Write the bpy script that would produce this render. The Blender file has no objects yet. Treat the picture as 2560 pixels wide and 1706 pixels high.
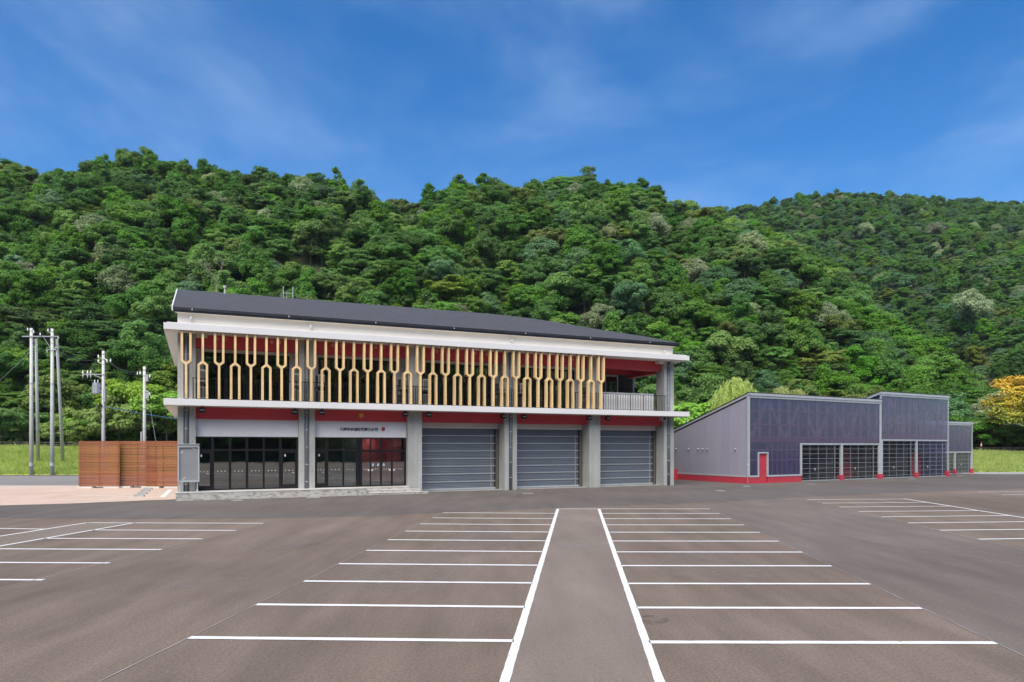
import bpy, math, random
import numpy as np
from mathutils import Vector

# ------------------------------------------------------------------ camera, world, sun, exposure
S = bpy.context.scene
col = S.collection
R = math.radians
FPX, CXP, HYP, EYE = 1707.0, 1280.0, 1117.0, 3.0
cam = bpy.data.cameras.new('camera'); camo = bpy.data.objects.new('camera', cam); col.objects.link(camo)
camo.location = (0, 0, EYE); camo.rotation_euler = (R(90), 0, 0)
cam.sensor_width = 36; cam.lens = FPX / 2560 * 36
cam.shift_y = (HYP - 853) / 2560
cam.clip_start = 0.1; cam.clip_end = 3000
S.camera = camo

SUN_EL, SUN_AZ = 54.0, 194.0          # azimuth clockwise from +Y: high behind the camera
world = bpy.data.worlds.new('World'); S.world = world; world.use_nodes = True
wn = world.node_tree.nodes; wl = world.node_tree.links; wn.clear()
wo = wn.new('ShaderNodeOutputWorld'); wb = wn.new('ShaderNodeBackground')
sky = wn.new('ShaderNodeTexSky'); sky.sky_type = 'NISHITA'; sky.sun_disc = False
sky.sun_elevation = R(SUN_EL); sky.sun_rotation = R(SUN_AZ)
sky.air_density = 1.0; sky.dust_density = 0.9; sky.ozone_density = 3.0; sky.altitude = 300
hs = wn.new('ShaderNodeHueSaturation'); hs.inputs['Saturation'].default_value = 1.38; hs.inputs['Value'].default_value = 1.0
hs.inputs['Hue'].default_value = 0.504
tc = wn.new('ShaderNodeTexCoord'); mp = wn.new('ShaderNodeMapping')
mp.inputs['Rotation'].default_value = (0, R(28), R(20)); mp.inputs['Scale'].default_value = (1.0, 1.3, 2.3)
mp.inputs['Location'].default_value = (2.2, 4.4, 6.6)
nz = wn.new('ShaderNodeTexNoise'); nz.inputs['Scale'].default_value = 1.6; nz.inputs['Detail'].default_value = 9
nz.inputs['Roughness'].default_value = 0.57; nz.inputs['Distortion'].default_value = 0.35
cr = wn.new('ShaderNodeMapRange'); cr.inputs['From Min'].default_value = 0.40; cr.inputs['From Max'].default_value = 0.92
cr.inputs['To Min'].default_value = 0.0; cr.inputs['To Max'].default_value = 0.36; cr.interpolation_type = 'SMOOTHSTEP'
mx = wn.new('ShaderNodeMix'); mx.data_type = 'RGBA'
mx.inputs[7].default_value = (6.2, 7.4, 8.6, 1)
wl.new(tc.outputs['Generated'], mp.inputs['Vector']); wl.new(mp.outputs['Vector'], nz.inputs['Vector'])
wl.new(nz.outputs['Fac'], cr.inputs['Value']); wl.new(cr.outputs['Result'], mx.inputs[0])
wl.new(sky.outputs['Color'], hs.inputs['Color']); wl.new(hs.outputs['Color'], mx.inputs[6])
wl.new(mx.outputs[2], wb.inputs['Color']); wl.new(wb.outputs['Background'], wo.inputs['Surface'])
wb.inputs['Strength'].default_value = 0.052

sl = bpy.data.lights.new('sun', 'SUN'); so = bpy.data.objects.new('sun', sl); col.objects.link(so)
sl.energy = 1.5; sl.angle = R(60); sl.color = (1.0, 0.905, 0.765)
sd = Vector((math.sin(R(SUN_AZ)) * math.cos(R(SUN_EL)), math.cos(R(SUN_AZ)) * math.cos(R(SUN_EL)), math.sin(R(SUN_EL))))
so.rotation_euler = sd.to_track_quat('Z', 'Y').to_euler()
so.location = (0, 0, 120)
S.view_settings.view_transform = 'Standard'; S.view_settings.look = 'None'
S.view_settings.exposure = 1.80; S.view_settings.gamma = 1.0; S.view_settings.use_curve_mapping = False
S.render.engine = 'CYCLES'
c = S.cycles
c.max_bounces = 7; c.diffuse_bounces = 3; c.glossy_bounces = 4; c.transmission_bounces = 4; c.transparent_max_bounces = 24
c.caustics_reflective = False; c.caustics_refractive = False; c.sample_clamp_indirect = 6
c.use_denoising = True
c.use_adaptive_sampling = True; c.adaptive_threshold = 0.012

HAZE = 0.00010
rng = np.random.default_rng(11)
random.seed(5)

# ------------------------------------------------------------------ helpers
class MB:
    def __init__(s): s.v = []; s.f = []
    def add(s, vs, fs):
        o = len(s.v); s.v += [tuple(p) for p in vs]; s.f += [tuple(i + o for i in f) for f in fs]; return s
    def box(s, x0, x1, y0, y1, z0, z1):
        return s.add([(x0,y0,z0),(x1,y0,z0),(x1,y1,z0),(x0,y1,z0),(x0,y0,z1),(x1,y0,z1),(x1,y1,z1),(x0,y1,z1)],
                     [(0,3,2,1),(4,5,6,7),(0,1,5,4),(1,2,6,5),(2,3,7,6),(3,0,4,7)])
    def prism(s, poly, z0, z1, zf0=None, zf1=None):       # poly counter-clockwise in xy; optional functions of (x,y) for bottom / top
        n = len(poly); a = zf0 or (lambda x, y: z0); b = zf1 or (lambda x, y: z1)
        vs = [(x, y, a(x, y)) for x, y in poly] + [(x, y, b(x, y)) for x, y in poly]
        fs = [tuple(range(n - 1, -1, -1)), tuple(range(n, 2 * n))] + [(i, (i + 1) % n, (i + 1) % n + n, i + n) for i in range(n)]
        return s.add(vs, fs)
    def prism_y(s, poly, y0, y1):                          # poly in xz, extruded along y
        n = len(poly)
        vs = [(x, y0, z) for x, z in poly] + [(x, y1, z) for x, z in poly]
        fs = [tuple(range(n)), tuple(range(2 * n - 1, n - 1, -1))] + [(i, i + n, (i + 1) % n + n, (i + 1) % n) for i in range(n)]
        return s.add(vs, fs)
    def tube(s, pts, r, n=8, caps=True):
        pts = [Vector(p) for p in pts]; rs = r if hasattr(r, '__len__') else [r] * len(pts)
        vs = []; fs = []
        for i, p in enumerate(pts):
            d = (pts[min(i + 1, len(pts) - 1)] - pts[max(i - 1, 0)]).normalized()
            a = d.orthogonal().normalized() if abs(d.z) < 0.99 else Vector((1, 0, 0)); b = d.cross(a)
            if abs(d.z) < 0.99:
                a = d.cross(Vector((0, 0, 1))).normalized(); b = d.cross(a)
            else:
                b = d.cross(a).normalized(); a = b.cross(d)
            for k in range(n):
                t = 2 * math.pi * k / n
                vs.append(p + (a * math.cos(t) + b * math.sin(t)) * rs[i])
        for i in range(len(pts) - 1):
            for k in range(n):
                fs.append((i*n+k, i*n+(k+1)%n, (i+1)*n+(k+1)%n, (i+1)*n+k))
        if caps:
            fs.append(tuple(range(n - 1, -1, -1))); fs.append(tuple(range((len(pts)-1)*n, len(pts)*n)))
        return s.add(vs, fs)
    def ball(s, cx, cy, cz, r, n=10, m=6, sz=1.0):
        vs = [(cx, cy, cz - r * sz)]; fs = []
        for j in range(1, m):
            a = -math.pi / 2 + math.pi * j / m
            for k in range(n):
                t = 2 * math.pi * k / n
                vs.append((cx + r*math.cos(a)*math.cos(t), cy + r*math.cos(a)*math.sin(t), cz + r*sz*math.sin(a)))
        vs.append((cx, cy, cz + r * sz)); L = len(vs) - 1
        for k in range(n): fs.append((0, 1 + (k+1) % n, 1 + k)); fs.append((L, L - n + k, L - n + (k+1) % n))
        for j in range(m - 2):
            for k in range(n): fs.append((1+j*n+k, 1+j*n+(k+1)%n, 1+(j+1)*n+(k+1)%n, 1+(j+1)*n+k))
        return s.add(vs, fs)
    def mesh(s, name, mat=None, smooth=False):
        me = bpy.data.meshes.new(name); me.from_pydata(s.v, [], s.f)
        if mat: me.materials.append(mat)
        if smooth: me.polygons.foreach_set('use_smooth', [True] * len(me.polygons))
        me.update(); return me
    def build(s, name, mat, parent=None, smooth=False):
        return link(name, s.mesh(name, mat, smooth), parent)

def link(name, me, parent=None, loc=None, rz=None, rot=None):
    o = bpy.data.objects.new(name, me); col.objects.link(o)
    if parent: o.parent = parent
    if loc is not None: o.location = loc
    if rz is not None: o.rotation_euler = (0, 0, rz)
    if rot is not None: o.rotation_euler = rot
    return o
def tag(o, label=None, cat=None, group=None, kind=None):
    if label: o['label'] = label
    if cat: o['category'] = cat
    if group: o['group'] = group
    if kind: o['kind'] = kind
    return o
def thing(name, label, cat, loc=(0, 0, 0), rz=0.0, group=None):
    o = bpy.data.objects.new(name, None); col.objects.link(o); o.empty_display_size = 0.3
    o.location = loc; o.rotation_euler = (0, 0, rz)
    return tag(o, label, cat, group)
def gnd(x, y, z=0.0):                       # where the ray of a measured image point meets the level z (survey helper)
    t = FPX * (EYE - z) / (y - HYP); return ((x - CXP) / FPX * t, t)

# ------------------------------------------------------------------ materials
def newmat(name):
    m = bpy.data.materials.new(name); m.use_nodes = True
    return m, m.node_tree.nodes, m.node_tree.links, m.node_tree.nodes['Principled BSDF']
def mat(name, c, rough=0.6, var=0.08, scale=3.0, metal=0.0, bump=0.0, bscale=40.0, spec=0.4, stretch=(1, 1, 1), detail=6.0, c2=None, lo=0.35, hi=0.65):
    m, n, l, b = newmat(name)
    tcn = n.new('ShaderNodeTexCoord'); mpn = n.new('ShaderNodeMapping'); mpn.inputs['Scale'].default_value = stretch
    no = n.new('ShaderNodeTexNoise'); no.inputs['Scale'].default_value = scale; no.inputs['Detail'].default_value = detail
    mr = n.new('ShaderNodeMapRange'); mr.inputs['From Min'].default_value = lo; mr.inputs['From Max'].default_value = hi
    mi = n.new('ShaderNodeMix'); mi.data_type = 'RGBA'
    a = [max(0, k * (1 - var)) for k in c[:3]]; d = [k * (1 + var) for k in (c2 or c)[:3]]
    mi.inputs[6].default_value = (*a, 1); mi.inputs[7].default_value = (*d, 1)
    l.new(tcn.outputs['Object'], mpn.inputs['Vector']); l.new(mpn.outputs['Vector'], no.inputs['Vector'])
    l.new(no.outputs['Fac'], mr.inputs['Value']); l.new(mr.outputs['Result'], mi.inputs[0]); l.new(mi.outputs[2], b.inputs['Base Color'])
    b.inputs['Roughness'].default_value = rough; b.inputs['Metallic'].default_value = metal
    b.inputs['Specular IOR Level'].default_value = spec
    if bump > 0:
        n2 = n.new('ShaderNodeTexNoise'); n2.inputs['Scale'].default_value = bscale; n2.inputs['Detail'].default_value = 4
        bp = n.new('ShaderNodeBump'); bp.inputs['Strength'].default_value = bump; bp.inputs['Distance'].default_value = 0.02
        l.new(mpn.outputs['Vector'], n2.inputs['Vector']); l.new(n2.outputs['Fac'], bp.inputs['Height']); l.new(bp.outputs['Normal'], b.inputs['Normal'])
    return m

M = {}
M['white'] = mat('white_panel', (.75, .75, .745), .45, .02, .6)
M['soffit'] = mat('soffit_paint', (.70, .66, .63), .7, .03, .8)
M['clerestory'] = mat('cream_wall', (.85, .80, .71), .6, .03, .5)
M['wall'] = mat('pale_grey_wall', (.76, .76, .77), .6, .04, .8)
M['red'] = mat('red_paint', (.58, .058, .080), .6, .06, 1.2)
M['redbright'] = mat('red_base_paint', (.50, .045, .070), .55, .07, 1.5)
M['concrete'] = mat('cast_concrete', (.40, .41, .39), .8, .14, 1.3, bump=.15, bscale=30, stretch=(1, 1, .35))
M['concdark'] = mat('tie_hole', (.16, .16, .155), .9, .1)
M['pipe'] = mat('downpipe', (.19, .22, .27), .4, .05, 2)
M['black'] = mat('black_frame', (.012, .012, .014), .35, .2, 2)
M['dark'] = mat('dark_metal', (.03, .03, .035), .4, .2, 2)
M['steel'] = mat('galvanised', (.42, .45, .47), .45, .08, 4, metal=.4)
M['alum'] = mat('aluminium', (.50, .53, .55), .4, .06, 3, metal=.25)
M['wood'] = mat('louver_wood', (.78, .555, .265), .55, .08, 1.6, stretch=(6, 6, .9), c2=(.84, .62, .32))
M['fencewood'] = mat('fence_wood', (.215, .072, .032), .6, .22, 2.0, stretch=(.7, 6, 9), c2=(.27, .098, .046))
def tone_by_object(m, lo, hi):
    n, l = m.node_tree.nodes, m.node_tree.links; b = n['Principled BSDF']; src = b.inputs['Base Color'].links[0].from_socket
    oi = n.new('ShaderNodeObjectInfo'); mr = n.new('ShaderNodeMapRange'); mr.inputs['To Min'].default_value = lo; mr.inputs['To Max'].default_value = hi
    mu = n.new('ShaderNodeMix'); mu.data_type = 'RGBA'; mu.blend_type = 'MULTIPLY'; mu.inputs[0].default_value = 1
    l.new(oi.outputs['Random'], mr.inputs['Value']); l.new(src, mu.inputs[6]); l.new(mr.outputs['Result'], mu.inputs[7]); l.new(mu.outputs[2], b.inputs['Base Color'])
tone_by_object(M['fencewood'], .78, 1.22); tone_by_object(M['wood'], .90, 1.06)
M['gold'] = mat('gold', (.75, .45, .06), .35, .05, metal=.6)
M['acwhite'] = mat('appliance_white', (.62, .61, .58), .5, .05, 2)
M['line'] = mat('road_paint', (.40, .39, .38), .7, .0, 7.0, bump=.1, bscale=60, lo=.24, hi=.36, c2=(.74, .74, .73), detail=9)
M['thinline'] = mat('chalk_line', (.36, .34, .33), .8, .25, 1.0)
M['polew'] = mat('concrete_pole', (.57, .57, .56), .8, .08, .8, bump=.05)
M['bark'] = mat('bark', (.10, .085, .065), .9, .3, 3, bump=.4, bscale=12, stretch=(3, 3, .6))
M['rubber'] = mat('cable', (.012, .012, .013), .6, .1)
M['bluecable'] = mat('blue_cable', (.03, .10, .25), .6, .1)
M['railbrown'] = mat('guardrail_paint', (.018, .014, .013), .4, .1)
M['porcelain'] = mat('porcelain', (.75, .75, .74), .2, .03)
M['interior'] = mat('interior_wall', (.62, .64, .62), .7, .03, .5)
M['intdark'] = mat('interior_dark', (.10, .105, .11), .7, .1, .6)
M['floor'] = mat('interior_floor', (.22, .22, .22), .5, .08, .8)
M['innerred'] = mat('inner_steel_red', (.66, .24, .20), .6, .08, 1.0)
M['innerwood'] = mat('inner_timber', (.80, .52, .44), .7, .12, 1.2)
M['palewood'] = mat('pale_timber', (.92, .78, .73), .7, .06, 1.2)
M['gravel'] = mat('gravel', (.33, .33, .34), .9, .35, 9, bump=.6, bscale=9)

def emission(name, c, s):
    m, n, l, b = newmat(name)
    b.inputs['Base Color'].default_value = (*c, 1); b.inputs['Emission Color'].default_value = (*c, 1); b.inputs['Emission Strength'].default_value = s
    return m
M['lamp'] = emission('lit_diffuser', (1, .97, .9), 22)
M['grillesteel'] = mat('grille_steel', (.24, .26, .28), .45, .08, 4, metal=.3)

def glass(name, tint, f0=0.10, power=3.0, rough=0.0):
    m = bpy.data.materials.new(name); m.use_nodes = True; n = m.node_tree.nodes; l = m.node_tree.links; n.clear()
    o = n.new('ShaderNodeOutputMaterial'); mi = n.new('ShaderNodeMixShader')
    tr = n.new('ShaderNodeBsdfTransparent'); tr.inputs['Color'].default_value = (*tint, 1)
    gl = n.new('ShaderNodeBsdfGlossy'); gl.inputs['Roughness'].default_value = rough; gl.inputs['Color'].default_value = (.92, .96, .97, 1)
    lw = n.new('ShaderNodeLayerWeight'); lw.inputs['Blend'].default_value = 0.5
    pw = n.new('ShaderNodeMath'); pw.operation = 'POWER'; pw.inputs[1].default_value = power
    mr = n.new('ShaderNodeMapRange'); mr.inputs['To Min'].default_value = f0; mr.inputs['To Max'].default_value = 1.0
    no = n.new('ShaderNodeTexNoise'); no.inputs['Scale'].default_value = 0.9; no.inputs['Detail'].default_value = 1
    bp = n.new('ShaderNodeBump'); bp.inputs['Strength'].default_value = .035; bp.inputs['Distance'].default_value = .05
    tcn = n.new('ShaderNodeTexCoord'); l.new(tcn.outputs['Object'], no.inputs['Vector'])
    l.new(no.outputs['Fac'], bp.inputs['Height']); l.new(bp.outputs['Normal'], gl.inputs['Normal'])
    l.new(lw.outputs['Facing'], pw.inputs[0]); l.new(pw.outputs[0], mr.inputs['Value']); l.new(mr.outputs['Result'], mi.inputs[0])
    l.new(tr.outputs[0], mi.inputs[1]); l.new(gl.outputs[0], mi.inputs[2]); l.new(mi.outputs[0], o.inputs['Surface'])
    return m
M['glass'] = glass('window_glass', (.60, .67, .65), .26, 3.5)
M['glassdark'] = glass('upper_window_glass', (.38, .42, .41), .10, 3.5)

def polycarb(name, ca=(.105, .105, .235), cb=(.155, .152, .30), clear=.68):
    m = bpy.data.materials.new(name); m.use_nodes = True; n = m.node_tree.nodes; l = m.node_tree.links; n.clear()
    o = n.new('ShaderNodeOutputMaterial')
    tcn = n.new('ShaderNodeTexCoord')
    wv = n.new('ShaderNodeTexWave'); wv.wave_type = 'BANDS'; wv.bands_direction = 'X'; wv.inputs['Scale'].default_value = 5.5; wv.inputs['Distortion'].default_value = 0
    l.new(tcn.outputs['Object'], wv.inputs['Vector'])
    no = n.new('ShaderNodeTexNoise'); no.inputs['Scale'].default_value = .8; no.inputs['Detail'].default_value = 3
    l.new(tcn.outputs['Object'], no.inputs['Vector'])
    oi = n.new('ShaderNodeObjectInfo')
    mi0 = n.new('ShaderNodeMix'); mi0.data_type = 'RGBA'; mi0.inputs[6].default_value = (*ca, 1); mi0.inputs[7].default_value = (*cb, 1)
    ad = n.new('ShaderNodeMath'); ad.operation = 'ADD'; l.new(wv.outputs['Fac'], ad.inputs[0]); l.new(oi.outputs['Random'], ad.inputs[1])
    ad2 = n.new('ShaderNodeMath'); ad2.operation = 'MULTIPLY'; ad2.inputs[1].default_value = .5; l.new(ad.outputs[0], ad2.inputs[0])
    l.new(ad2.outputs[0], mi0.inputs[0])
    df = n.new('ShaderNodeBsdfDiffuse'); l.new(mi0.outputs[2], df.inputs['Color'])
    tl = n.new('ShaderNodeBsdfTranslucent'); tl.inputs['Color'].default_value = (.34, .33, .46, 1)
    tr = n.new('ShaderNodeBsdfTransparent'); tr.inputs['Color'].default_value = (.72, .69, .90, 1)
    gl = n.new('ShaderNodeBsdfGlossy'); gl.inputs['Roughness'].default_value = .16
    m1 = n.new('ShaderNodeMixShader'); m1.inputs[0].default_value = .35; l.new(df.outputs[0], m1.inputs[1]); l.new(tl.outputs[0], m1.inputs[2])
    m2 = n.new('ShaderNodeMixShader'); m2.inputs[0].default_value = clear; l.new(m1.outputs[0], m2.inputs[1]); l.new(tr.outputs[0], m2.inputs[2])
    lw = n.new('ShaderNodeLayerWeight'); lw.inputs['Blend'].default_value = .5
    pw = n.new('ShaderNodeMath'); pw.operation = 'POWER'; pw.inputs[1].default_value = 3.2; l.new(lw.outputs['Facing'], pw.inputs[0])
    mr = n.new('ShaderNodeMapRange'); mr.inputs['To Min'].default_value = .05; mr.inputs['To Max'].default_value = .8; l.new(pw.outputs[0], mr.inputs['Value'])
    m3 = n.new('ShaderNodeMixShader'); l.new(mr.outputs['Result'], m3.inputs[0]); l.new(m2.outputs[0], m3.inputs[1]); l.new(gl.outputs[0], m3.inputs[2])
    l.new(m3.outputs[0], o.inputs['Surface'])
    return m
M['poly'] = polycarb('polycarbonate')
M['polylit'] = polycarb('sky_lit_polycarbonate', (.82, .81, .90), (.95, .93, .95), .50)  # front-wall sheets again, with the side wall's sky brightness put into the colour

def leafmat(name, c1, c2, trans=.38, rough=.55):
    m = bpy.data.materials.new(name); m.use_nodes = True; n = m.node_tree.nodes; l = m.node_tree.links; n.clear()
    o = n.new('ShaderNodeOutputMaterial'); oi = n.new('ShaderNodeObjectInfo'); tcn = n.new('ShaderNodeTexCoord')
    no = n.new('ShaderNodeTexNoise'); no.inputs['Scale'].default_value = .55; no.inputs['Detail'].default_value = 5; no.inputs['Roughness'].default_value = .7
    l.new(tcn.outputs['Object'], no.inputs['Vector'])
    mr = n.new('ShaderNodeMapRange'); mr.inputs['From Min'].default_value = .3; mr.inputs['From Max'].default_value = .7; l.new(no.outputs['Fac'], mr.inputs['Value'])
    mi = n.new('ShaderNodeMix'); mi.data_type = 'RGBA'; mi.inputs[6].default_value = (*c1, 1); mi.inputs[7].default_value = (*c2, 1); l.new(mr.outputs['Result'], mi.inputs[0])
    hsn = n.new('ShaderNodeHueSaturation'); l.new(mi.outputs[2], hsn.inputs['Color'])
    r1 = n.new('ShaderNodeMapRange'); r1.inputs['To Min'].default_value = .488; r1.inputs['To Max'].default_value = .514; l.new(oi.outputs['Random'], r1.inputs['Value']); l.new(r1.outputs['Result'], hsn.inputs['Hue'])
    fr = n.new('ShaderNodeMath'); fr.operation = 'MULTIPLY'; fr.inputs[1].default_value = 7.31; l.new(oi.outputs['Random'], fr.inputs[0])
    fr2 = n.new('ShaderNodeMath'); fr2.operation = 'FRACT'; l.new(fr.outputs[0], fr2.inputs[0])
    r2 = n.new('ShaderNodeMapRange'); r2.inputs['To Min'].default_value = .78; r2.inputs['To Max'].default_value = 1.3; l.new(fr2.outputs[0], r2.inputs['Value']); l.new(r2.outputs['Result'], hsn.inputs['Value'])
    fr3 = n.new('ShaderNodeMath'); fr3.operation = 'MULTIPLY'; fr3.inputs[1].default_value = 23.7; l.new(oi.outputs['Random'], fr3.inputs[0])
    fr4 = n.new('ShaderNodeMath'); fr4.operation = 'FRACT'; l.new(fr3.outputs[0], fr4.inputs[0])
    r3 = n.new('ShaderNodeMapRange'); r3.inputs['To Min'].default_value = .84; r3.inputs['To Max'].default_value = 1.06; l.new(fr4.outputs[0], r3.inputs['Value']); l.new(r3.outputs['Result'], hsn.inputs['Saturation'])
    df = n.new('ShaderNodeBsdfPrincipled'); df.inputs['Roughness'].default_value = rough; df.inputs['Specular IOR Level'].default_value = .3; l.new(hsn.outputs['Color'], df.inputs['Base Color'])
    tl = n.new('ShaderNodeBsdfTranslucent'); l.new(hsn.outputs['Color'], tl.inputs['Color'])
    ms = n.new('ShaderNodeMixShader'); ms.inputs[0].default_value = trans; l.new(df.outputs[0], ms.inputs[1]); l.new(tl.outputs[0], ms.inputs[2]); l.new(ms.outputs[0], o.inputs['Surface'])
    return m
# ------------------------------------------------------------------ ground, paving, markings
def asphalt(name, c, c2, grain=.35):
    m, n, l, b = newmat(name)
    tcn = n.new('ShaderNodeTexCoord')
    mp1 = n.new('ShaderNodeMapping'); mp1.inputs['Rotation'].default_value = (0, 0, R(5.4)); mp1.inputs['Scale'].default_value = (.9, .16, 1)
    l.new(tcn.outputs['Object'], mp1.inputs['Vector'])
    n1 = n.new('ShaderNodeTexNoise'); n1.inputs['Scale'].default_value = 1.3; n1.inputs['Detail'].default_value = 8; n1.inputs['Roughness'].default_value = .62; l.new(mp1.outputs['Vector'], n1.inputs['Vector'])
    n2 = n.new('ShaderNodeTexNoise'); n2.inputs['Scale'].default_value = .10; n2.inputs['Detail'].default_value = 4; l.new(tcn.outputs['Object'], n2.inputs['Vector'])
    av = n.new('ShaderNodeMath'); av.operation = 'ADD'; l.new(n1.outputs['Fac'], av.inputs[0]); l.new(n2.outputs['Fac'], av.inputs[1])
    mr = n.new('ShaderNodeMapRange'); mr.inputs['From Min'].default_value = .72; mr.inputs['From Max'].default_value = 1.28; l.new(av.outputs[0], mr.inputs['Value'])
    mi = n.new('ShaderNodeMix'); mi.data_type = 'RGBA'; mi.inputs[6].default_value = (*c, 1); mi.inputs[7].default_value = (*c2, 1); l.new(mr.outputs['Result'], mi.inputs[0])
    # aggregate speckle
    vo = n.new('ShaderNodeTexVoronoi'); vo.inputs['Scale'].default_value = 55; l.new(tcn.outputs['Object'], vo.inputs['Vector'])
    n3 = n.new('ShaderNodeTexNoise'); n3.inputs['Scale'].default_value = 22; n3.inputs['Detail'].default_value = 6; n3.inputs['Roughness'].default_value = .75; l.new(tcn.outputs['Object'], n3.inputs['Vector'])
    mg = n.new('ShaderNodeMapRange'); mg.inputs['From Min'].default_value = .25; mg.inputs['From Max'].default_value = .75; mg.inputs['To Min'].default_value = 1 - grain; mg.inputs['To Max'].default_value = 1 + grain; l.new(n3.outputs['Fac'], mg.inputs['Value'])
    mu = n.new('ShaderNodeMix'); mu.data_type = 'RGBA'; mu.blend_type = 'MULTIPLY'; mu.inputs[0].default_value = 1
    l.new(mi.outputs[2], mu.inputs[6]); l.new(mg.outputs['Result'], mu.inputs[7]); l.new(mu.outputs[2], b.inputs['Base Color'])
    bp = n.new('ShaderNodeBump'); bp.inputs['Strength'].default_value = .35; bp.inputs['Distance'].default_value = .012
    l.new(vo.outputs['Distance'], bp.inputs['Height']); l.new(bp.outputs['Normal'], b.inputs['Normal'])
    b.inputs['Roughness'].default_value = .82; b.inputs['Specular IOR Level'].default_value = .35
    return m
M['asphalt'] = asphalt('parking_asphalt', (.128, .098, .074), (.222, .172, .134), .5)
M['lane'] = asphalt('lane_asphalt', (.165, .134, .108), (.245, .202, .166), .3)
M['drive'] = asphalt('driveway_asphalt', (.098, .085, .074), (.152, .134, .118), .25)
M['pink'] = asphalt('pink_paving', (.50, .375, .30), (.62, .50, .415), .08)
M['greyroad'] = asphalt('grey_road', (.21, .20, .19), (.27, .26, .25), .12)

def sheet(name, pts, z, m, parent=None, structure=True):
    me = MB().add([(x, y, z) for x, y in pts], [tuple(range(len(pts)))]).mesh(name, m)
    o = link(name, me, parent)
    if structure and parent is None: tag(o, kind='structure')
    return o
ground = sheet('parking_lot', [(-420, -420), (420, -420), (420, 420), (-420, 420)], 0.0, M['asphalt'])
LB = R(5.4413); Ld = (math.sin(LB), math.cos(LB)); Pd = (math.cos(LB), -math.sin(LB))
def pq(p, q): return (p * Pd[0] + q * Ld[0], p * Pd[1] + q * Ld[1])
drive_pts = [pq(-60, 22), pq(-40, 25.6), pq(-24.2, 26.6), pq(-18.4, 26.75), pq(-13, 27.3), pq(-10.5, 28.2), pq(-8.1, 29.45), pq(-4.4, 31.5), pq(-1.0, 33.45), pq(3.9, 35.9), pq(8, 38.3), pq(12, 41.1), pq(17, 44.2), pq(24, 48.2), pq(33, 52.5), pq(48, 57), pq(48, 82), pq(-60, 82)]
sheet('driveway', drive_pts, 0.004, M['drive'])
sheet('pink_paving', [(-75, 16.0), (-45, 27.1), (-26.08, 34.78), (-23.45, 35.84), (-19.05, 38.95), (-19.0, 40.0), (-27.4, 58.5), (-30.5, 52.6), (-75, 52.9)], 0.008, M['pink'])
sheet('side_road', [(-75, 52.9), (-30.5, 52.6), (-24, 60), (-24, 66), (-42, 69.5), (-75, 69.5)], 0.012, M['greyroad'])
sheet('gravel_strip', [(47.5, 76.5), (52, 74.2), (120, 72.5), (120, 80), (46, 80)], 0.010, M['gravel'])
M['aisle'] = asphalt('aisle_asphalt', (.122, .100, .084), (.192, .160, .136), .4)
sheet('aisle', [pq(6.38, -6), pq(12.92, -6), pq(12.92, 40.5), pq(11.3, 40.3), pq(8, 38.0), pq(6.38, 36.9)], 0.002, M['aisle'])
def decal(name, c, density):                     # thin scuffed film on the asphalt: only its patchy cover shows
    m, n, l, b = newmat(name); tcn = n.new('ShaderNodeTexCoord'); no = n.new('ShaderNodeTexNoise'); no.inputs['Scale'].default_value = 2.2; no.inputs['Detail'].default_value = 9; no.inputs['Roughness'].default_value = .7
    l.new(tcn.outputs['Object'], no.inputs['Vector']); mr = n.new('ShaderNodeMapRange'); mr.inputs['From Min'].default_value = .4; mr.inputs['From Max'].default_value = .75; mr.inputs['To Max'].default_value = density
    l.new(no.outputs['Fac'], mr.inputs['Value']); l.new(mr.outputs['Result'], b.inputs['Alpha']); b.inputs['Base Color'].default_value = (*c, 1); b.inputs['Roughness'].default_value = .85
    return m
M['tyre'] = decal('tyre_dust', (.30, .26, .235), .45); M['scuff'] = decal('dried_puddle', (.34, .31, .29), .8); M['oil'] = decal('oil_stain', (.06, .045, .035), .5)
def ribbon(cx, cy, rad, a0, a1, w, z):
    vs = []; fs = []; n = 28
    for i in range(n + 1):
        a = R(a0 + (a1 - a0) * i / n)
        for rr in (rad - w / 2, rad + w / 2): vs.append((cx + rr * math.cos(a), cy + rr * math.sin(a), z))
        if i: j = 2 * i; fs.append((j - 2, j - 1, j + 1, j))
    link('tyre_mark', MB().add(vs, fs).mesh('tyre_mark', M['tyre']), ground)
gx, gy = pq(8.2, 18.0)
for k, (rad, dz) in enumerate(((2.6, 0), (2.85, 1), (4.3, 2), (4.6, 3), (5.0, 4))): ribbon(gx, gy, rad, -55, 75, .17, .0055 + .0004 * dz)
def blot(p, q, a, b_, m, z, name):
    x, y = pq(p, q); vs = [(x + a * math.cos(t) * (1 + .15 * math.sin(3 * t + p)), y + b_ * math.sin(t) * (1 + .12 * math.cos(2 * t + q)), z) for t in [2 * math.pi * i / 26 for i in range(26)]]
    link(name, MB().add(vs, [tuple(range(26))]).mesh(name, m), ground)
blot(.1, 21.0, .95, .55, M['scuff'], .0065, 'dried_puddle'); blot(-4.2, 16.5, 1.4, 2.6, M['tyre'], .003, 'dust_patch'); blot(-3.1, 22, 1.2, 3.2, M['tyre'], .0032, 'dust_patch')
blot(3.4, 17.6, 1.3, 2.4, M['tyre'], .003, 'dust_patch'); blot(-7.6, 14.2, 1.1, .8, M['tyre'], .003, 'dust_patch'); blot(1.3, 12.0, .25, .35, M['oil'], .003, 'oil_stain'); blot(-9.2, 20.6, 1.0, 1.6, M['tyre'], .0031, 'dust_patch')
sheet('walkway', [pq(-.86, -6), pq(1.0, -6), pq(1.0, 33.1), pq(-.86, 32.8)], 0.004, M['lane'])
sheet('side_walkway', [pq(-19.15, -6), pq(-17.25, -6), pq(-17.25, 25.2), pq(-19.15, 25.1)], 0.004, M['lane'])

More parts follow.
